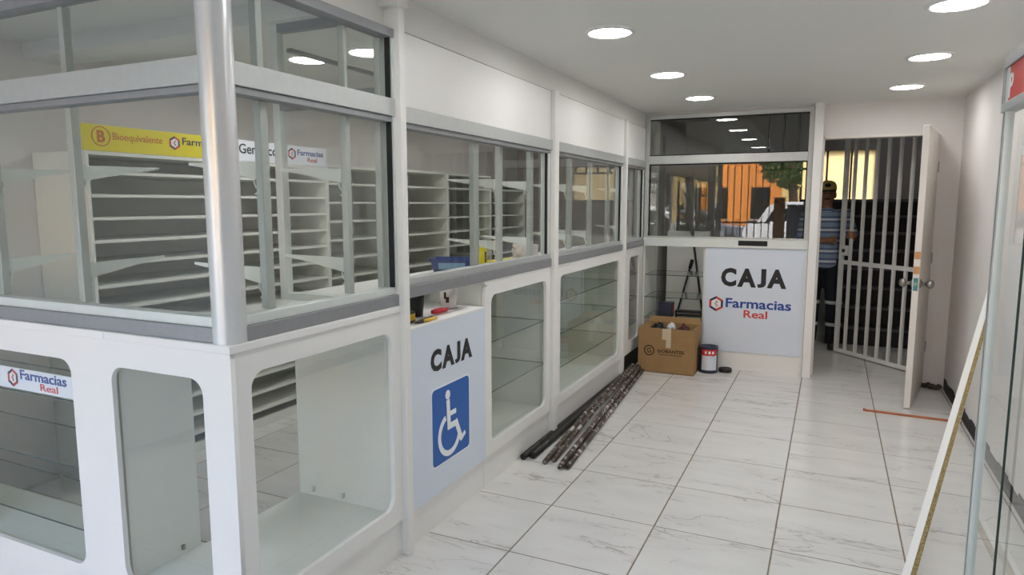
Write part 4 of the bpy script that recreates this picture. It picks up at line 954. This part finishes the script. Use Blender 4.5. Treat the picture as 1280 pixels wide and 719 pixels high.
def body(mb):
    mb.ell(P_(0, 0.0, 1.645), (0.074, 0.094, 0.112)); mb.ell(P_(0, -0.018, 1.585), (0.056, 0.07, 0.062))       # skull and jaw
    mb.ell(P_(0, -0.105, 1.627), (0.014, 0.02, 0.024)); mb.ell(P_(0, -0.098, 1.652), (0.009, 0.014, 0.03))      # nose
    mb.ell(P_(0, -0.079, 1.578), (0.028, 0.014, 0.009)); mb.ell(P_(0, -0.077, 1.566), (0.024, 0.013, 0.008))    # lips
    for s_ in (-1, 1):
        mb.ell(P_(0.077*s_, 0.008, 1.635), (0.012, 0.024, 0.034)); mb.ell(P_(0.032*s_, -0.078, 1.675), (0.026, 0.016, 0.009))
    limb(mb, [P_(0, 0.015, 1.40), P_(0, 0.005, 1.56)], [0.062, 0.055])
    mb.ell(P_(0, 0, 1.28), (0.17, 0.105, 0.19)); mb.ell(P_(0, 0, 1.05), (0.15, 0.105, 0.2)); mb.ell(P_(0, 0, 0.93), (0.155, 0.105, 0.12))
    limb(mb, [P_(-0.13, 0, 1.42), P_(0.13, 0, 1.42)], [0.055, 0.055])
    limb(mb, [ls, le, lw], [0.052, 0.042, 0.028]); limb(mb, [rs_, re, rw], [0.052, 0.042, 0.028])
    limb(mb, [hipL, kneeL, ankL], [0.085, 0.055, 0.042]); limb(mb, [hipR, kneeR, ankR], [0.085, 0.055, 0.042])
    fingers(mb, lw, lw + Vector((-0.004, -0.055, 0.012)), Vector((-0.1, -0.95, 0.05)).normalized(), Vector((-0.95, 0.1, 0)), Vector((0, 0, -1)), Vector((-0.9, -0.3, 0.2)).normalized())
    fingers(mb, rw, rw + Vector((0.06, -0.012, 0.004)), Vector((0.95, -0.2, 0.0)).normalized(), Vector((0.1, -0.95, 0)), Vector((0, 0, -1)), Vector((0.2, -0.9, 0.3)).normalized())
man = thing('person', (px, py, 0), 'person in a striped pale blue polo shirt and tan cap gripping the barred gate', 'person')
obj('body', fused('body', body, 0.0065, 4), 'skin', man)
def shirt(mb):
    mb.ell(P_(0, 0, 1.30), (0.195, 0.125, 0.19)); mb.ell(P_(0, -0.02, 1.08), (0.18, 0.14, 0.24)); mb.ell(P_(0, -0.01, 0.92), (0.175, 0.128, 0.09))
    limb(mb, [P_(-0.15, 0, 1.42), P_(0.15, 0, 1.42)], [0.066, 0.066])
    limb(mb, [ls, ls.lerp(le, 0.82)], [0.07, 0.064]); limb(mb, [rs_, rs_.lerp(re, 0.82)], [0.07, 0.064])
obj('polo_shirt', fused('polo_shirt', shirt, 0.009, 3), 'polo_cloth', man, 'pale blue polo shirt with white stripes')
obj('collar', MB().lathe([(0.066, 1.455), (0.078, 1.462), (0.070, 1.498), (0.061, 1.495)], (px, py+0.008, 0), 24), 'polo_cloth', man)
def trousers(mb):
    mb.ell(P_(0, 0, 0.90), (0.172, 0.124, 0.10)); limb(mb, [hipL, kneeL, P_(0.125, 0.02, 0.10)], [0.105, 0.082, 0.072]); limb(mb, [hipR, kneeR, P_(-0.105, 0.02, 0.10)], [0.105, 0.082, 0.072])
tro = obj('trousers', fused('trousers', trousers, 0.010, 3), 'trousers_cloth', man, 'dark work trousers with reflective bands')
for (kn, an) in ((kneeL, ankL), (kneeR, ankR)):
    for zz in (0.50, 0.26):
        t = (kn.z-zz)/(kn.z-0.10); c = kn.lerp(Vector((an.x, an.y, 0.10)), max(t, 0)); r_ = 0.082*(1-max(t, 0))+0.072*max(t, 0)+0.002
        obj('reflective_band', MB().lathe([(r_, -0.018), (r_+0.002, -0.016), (r_+0.002, 0.016), (r_, 0.018)], (c.x, c.y, zz), 24), 'reflective_tape', tro)
for an in (ankL, ankR):
    def boot(mb, an=an):
        limb(mb, [Vector((an.x, an.y, 0.14)), Vector((an.x, an.y, 0.05))], [0.055, 0.052]); limb(mb, [Vector((an.x, an.y+0.03, 0.042)), Vector((an.x, an.y-0.16, 0.038))], [0.046, 0.044]); mb.box(an.x-0.045, an.x+0.045, an.y-0.20, an.y+0.07, 0.002, 0.022)
    obj('boot', fused('boot', boot, 0.008, 3), 'boot_leather', man)
hr = MB(); hr.ell(P_(0, 0.022, 1.668), (0.081, 0.09, 0.098)); obj('hair', hr, 'hair', man)
cp = MB(); cp.lathe([(0.086, 0), (0.088, 0.02), (0.084, 0.055), (0.066, 0.088), (0.035, 0.104), (0, 0.108)], (px, py+0.004, 1.682), 28)
for i in range(len(cp.v)): x, y, z = cp.v[i]; cp.v[i] = (x, (y-py)*1.13+py, z)
cap = obj('cap', cp, 'cap_cloth', man, 'tan cap with a dark badge')
vz = MB(); ring_ = [R(a) for a in range(200, 341, 10)]
top_ = [(px+0.086*math.cos(t), py+0.004+0.097*math.sin(t), 1.690) for t in ring_]; tip_ = [(px+0.085*math.cos(t), py+0.004+0.165*math.sin(t)-0.008, 1.676+0.006*math.cos(t)) for t in ring_]
nn = len(ring_); vs_ = top_ + tip_ + [(x, y, z-0.006) for x, y, z in top_] + [(x, y, z-0.006) for x, y, z in tip_]
vz.add(vs_, [(k, k+1, nn+k+1, nn+k) for k in range(nn-1)] + [(2*nn+k, 3*nn+k, 3*nn+k+1, 2*nn+k+1) for k in range(nn-1)] + [(nn+k, nn+k+1, 3*nn+k+1, 3*nn+k) for k in range(nn-1)])
obj('peak', vz, 'cap_dark', cap)
obj('badge', MB().ell(P_(0, -0.098, 1.735), (0.03, 0.008, 0.022)), 'cap_dark', cap)
for s_ in (-1, 1):
    obj('eyebrow', MB().ell(P_(0.032*s_, -0.088, 1.673), (0.018, 0.006, 0.004)), 'hair', man); obj('eye', MB().ell(P_(0.031*s_, -0.082, 1.652), (0.012, 0.008, 0.006)), 'cap_dark', man)
obj('moustache', MB().ell(P_(0, -0.094, 1.594), (0.03, 0.009, 0.008)), 'hair', man)

# ================================================================== STREET (behind the viewer, mirrored in the pay window)
GY = -0.12
struct('floor_pavement', MB().box(-14, 12, -4.2, YF, GY-0.1, GY+0.02), 'concrete', label='grey pavement in front of the shop')
struct('floor_street', MB().box(-30, 26, -30, -4.2, GY-0.25, GY-0.08), 'asphalt', label='grey asphalt street')
def facade(x0, x1, h, m_, y, label, cols, rows, door_m='dark_steel'):
    f = thing('house_front', ((x0+x1)/2, y, GY), label, 'building')
    bx('wall', m_, f, x0+0.002, x1-0.002, y-0.4, y, GY-0.08, h)
    bx('cornice', 'concrete', f, x0+0.002, x1-0.002, y-0.42, y+0.12, h, h+0.18)
    wdt = (x1-x0)/cols
    for r_ in range(rows):
        for c in range(cols):
            a = x0+wdt*(c+0.28); b_ = x0+wdt*(c+0.72); z0 = 0.9+r_*2.9; z1 = z0+1.3
            wd_ = bx('window', 'car_glass', f, a, b_, y-0.01, y+0.02, z0, z1)
            for q in range(5): bx('grille_bar', 'black_steel', wd_, a+(b_-a)*(q+0.5)/5-0.012, a+(b_-a)*(q+0.5)/5+0.012, y+0.05, y+0.075, z0-0.05, z1+0.05)
            bx('window_sill', 'concrete', f, a-0.06, b_+0.06, y, y+0.1, z0-0.08, z0)
    return f
facade(-12, -5.2, 5.5, 'facade_grey', -17, 'grey house front across the street with barred windows', 3, 2)
facade(-5.2, -1.9, 6.2, 'facade_orange', -17, 'orange house front across the street', 2, 2)
facade(-1.9, 3.0, 5.6, 'facade_cream', -17, 'cream yellow house front across the street', 2, 2)
facade(3.0, 11, 6.0, 'facade_grey', -17, 'grey house front across the street, farthest along', 3, 2)
def car(x, y, m_, label, s=1.0, h=1.0):
    """side-on vehicle, nose towards +X"""
    t = thing('car', (x, y, GY-0.08), label, 'car', 'cars parked along the street')
    z0 = GY-0.08
    side_ = [(-2.1, 0.32), (-2.12, 0.75), (-2.0, 0.95), (-1.2, 1.0), (-0.75, 1.0), (0.85, 0.98), (1.75, 0.88), (2.05, 0.7), (2.08, 0.35), (1.7, 0.3), (-1.7, 0.3)]
    cab_ = [(-1.75, 0.97), (-1.45, 1.38), (-1.2, 1.47), (0.1, 1.48), (0.4, 1.4), (1.05, 0.95)]
    T = lambda w_: frame((x, y+w_*s, z0), (1, 0, 0), (0, 0, 1)) @ Matrix.Diagonal((s, s*h, 1, 1))
    obj('body', curve_mesh('body', [side_], 1.62*s, T(-0.83), bevel=0.04), m_, t)
    obj('cabin', curve_mesh('cabin', [cab_], 1.40*s, T(-0.72), bevel=0.05), m_, t)
    for (w_, dd) in ((-0.785, 0.01), (0.735, 0.01)):
        for pl_ in ([(-1.55, 1.02), (-1.33, 1.34), (-0.55, 1.38), (-0.55, 1.02)], [(-0.47, 1.02), (-0.47, 1.38), (0.1, 1.38), (0.32, 1.32), (0.82, 1.0)]):
            obj('side_window', curve_mesh('side_window', [pl_], dd, T(w_)), 'car_glass', t)
    obj('windscreen', MB().add([(x+s*1.11, y-0.6*s, z0+s*h*0.99), (x+s*1.11, y+0.6*s, z0+s*h*0.99), (x+s*0.47, y+0.55*s, z0+s*h*1.43), (x+s*0.47, y-0.55*s, z0+s*h*1.43)], [(0, 1, 2, 3)]), 'car_glass', t)
    for wx in (-1.3, 1.3):
        for wy in (-0.75, 0.75):
            mb = MB().lathe([(0, -0.1), (0.2, -0.1), (0.31, -0.09), (0.33, -0.05), (0.33, 0.05), (0.31, 0.09), (0.2, 0.1), (0, 0.1)], (0, 0, 0), 24)
            M_ = frame((x+wx*s, y+wy*s, z0+0.33), (1, 0, 0), (0, 0, 1)); mb.v = [tuple(M_ @ Vector(v)) for v in mb.v]; wl = obj('wheel', mb, 'tyre', t)
            mb = MB().lathe([(0, -0.105), (0.18, -0.103), (0.2, -0.098), (0.2, 0.098), (0.18, 0.103), (0, 0.105)], (0, 0, 0), 20); mb.v = [tuple(M_ @ Vector(v)) for v in mb.v]; obj('hub_cap', mb, 'steel', wl)
    bx('bumper', 'plastic_black', t, x+2.02*s, x+2.14*s, y-0.78*s, y+0.78*s, z0+0.38, z0+0.55); bx('bumper', 'plastic_black', t, x-2.18*s, x-2.06*s, y-0.78*s, y+0.78*s, z0+0.38, z0+0.55)
    return t
car(-0.15, -9.2, 'car_white', 'white car parked across from the shop, mirrored right in the pay window', 1.05, 1.12)
car(-5.6, -10.6, 'car_white', 'white car parked further left, mirrored in the middle of the pay window', 1.05, 1.05)
car(-4.6, -13.3, 'car_grey', 'grey car on the far side of the street')
# street tree
tre = thing('street_tree', (-1.3, -13.8, GY), 'leafy street tree beside the cream house', 'tree')
obj('trunk', MB().tube([(-1.3, -13.8, GY-0.05), (-1.26, -13.8, 1.3), (-1.35, -13.75, 2.4), (-1.3, -13.8, 3.4)], [0.2, 0.16, 0.14, 0.08], 12), 'bark', tre)
lf = MB(); rnd = random.Random(5)
for k in range(1500):
    th, ph_ = rnd.uniform(0, 6.28), math.acos(rnd.uniform(-1, 1)); rr = rnd.uniform(0.6, 1.0)
    c = Vector((-1.25+1.3*rr*math.sin(ph_)*math.cos(th), -13.8+1.2*rr*math.sin(ph_)*math.sin(th), 3.15+1.15*rr*math.cos(ph_)))
    a = Vector((rnd.uniform(-1, 1), rnd.uniform(-1, 1), rnd.uniform(-1, 1))).normalized(); b_ = a.orthogonal().normalized(); s_ = rnd.uniform(0.09, 0.17)
    lf.add([c-a*s_, c-b_*s_*0.5, c+a*s_, c+b_*s_*0.5], [(0, 1, 2, 3)])
obj('foliage', lf, 'leaf', tre, kind='stuff')
# folding iron grille at the shop front and the round sign over it
gr = thing('iron_grille', (-1.8, -1.33, 0), 'black iron grille folded back at the shop front', 'grille')
for k in range(12): x = -2.62+0.135*k; bx('bar', 'black_steel', gr, x, x+0.016, -1.34, -1.324, 0.05, 2.35)
for z in (0.05, 1.15, 2.33): bx('rail', 'black_steel', gr, -2.64, -1.1, -1.345, -1.32, z, z+0.03)
rs2 = thing('round_sign', (-3.1, -1.3, 1.85), 'round red sign hanging inside the shop front', 'sign')
T = frame((-3.1, -1.25, 2.12), (-1, 0, 0), (0, 0, 1))
obj('disc', curve_mesh('disc', [circ(0, 0, 0.26, 40)], 0.03, T), 'sign_red', rs2); obj('rim', curve_mesh('rim', [circ(0, 0, 0.275, 40), circ(0, 0, 0.255, 40)], 0.034, T @ Matrix.Translation((0, 0, 0.002))), 'black_steel', rs2)

tb = thing('plywood_sheet', (-0.92, -1.1, 0), 'tan plywood sheet standing at the shop front, mirrored in the pay window', 'panel')
bx('sheet', 'raw_wood', tb, -1.03, -0.82, -1.16, -1.145, 0.0, 1.66); bx('batten', 'raw_wood', tb, -1.03, -0.82, -1.185, -1.16, 0.7, 0.76)
ab = thing('display_board', (-0.6, -1.05, 0), 'lavender grey display board standing at the shop front, mirrored in the pay window', 'board')
mat('board_lavender', srgb(168, 166, 184), 0.6, var=0.05)
bx('panel', 'board_lavender', ab, -0.78, -0.50, -1.09, -1.06, 0.06, 1.52, r=0.004); bx('foot', 'black_steel', ab, -0.78, -0.50, -1.2, -0.95, 0.0, 0.06); bx('upright', 'black_steel', ab, -0.50, -0.46, -1.10, -1.05, 0.0, 2.0)
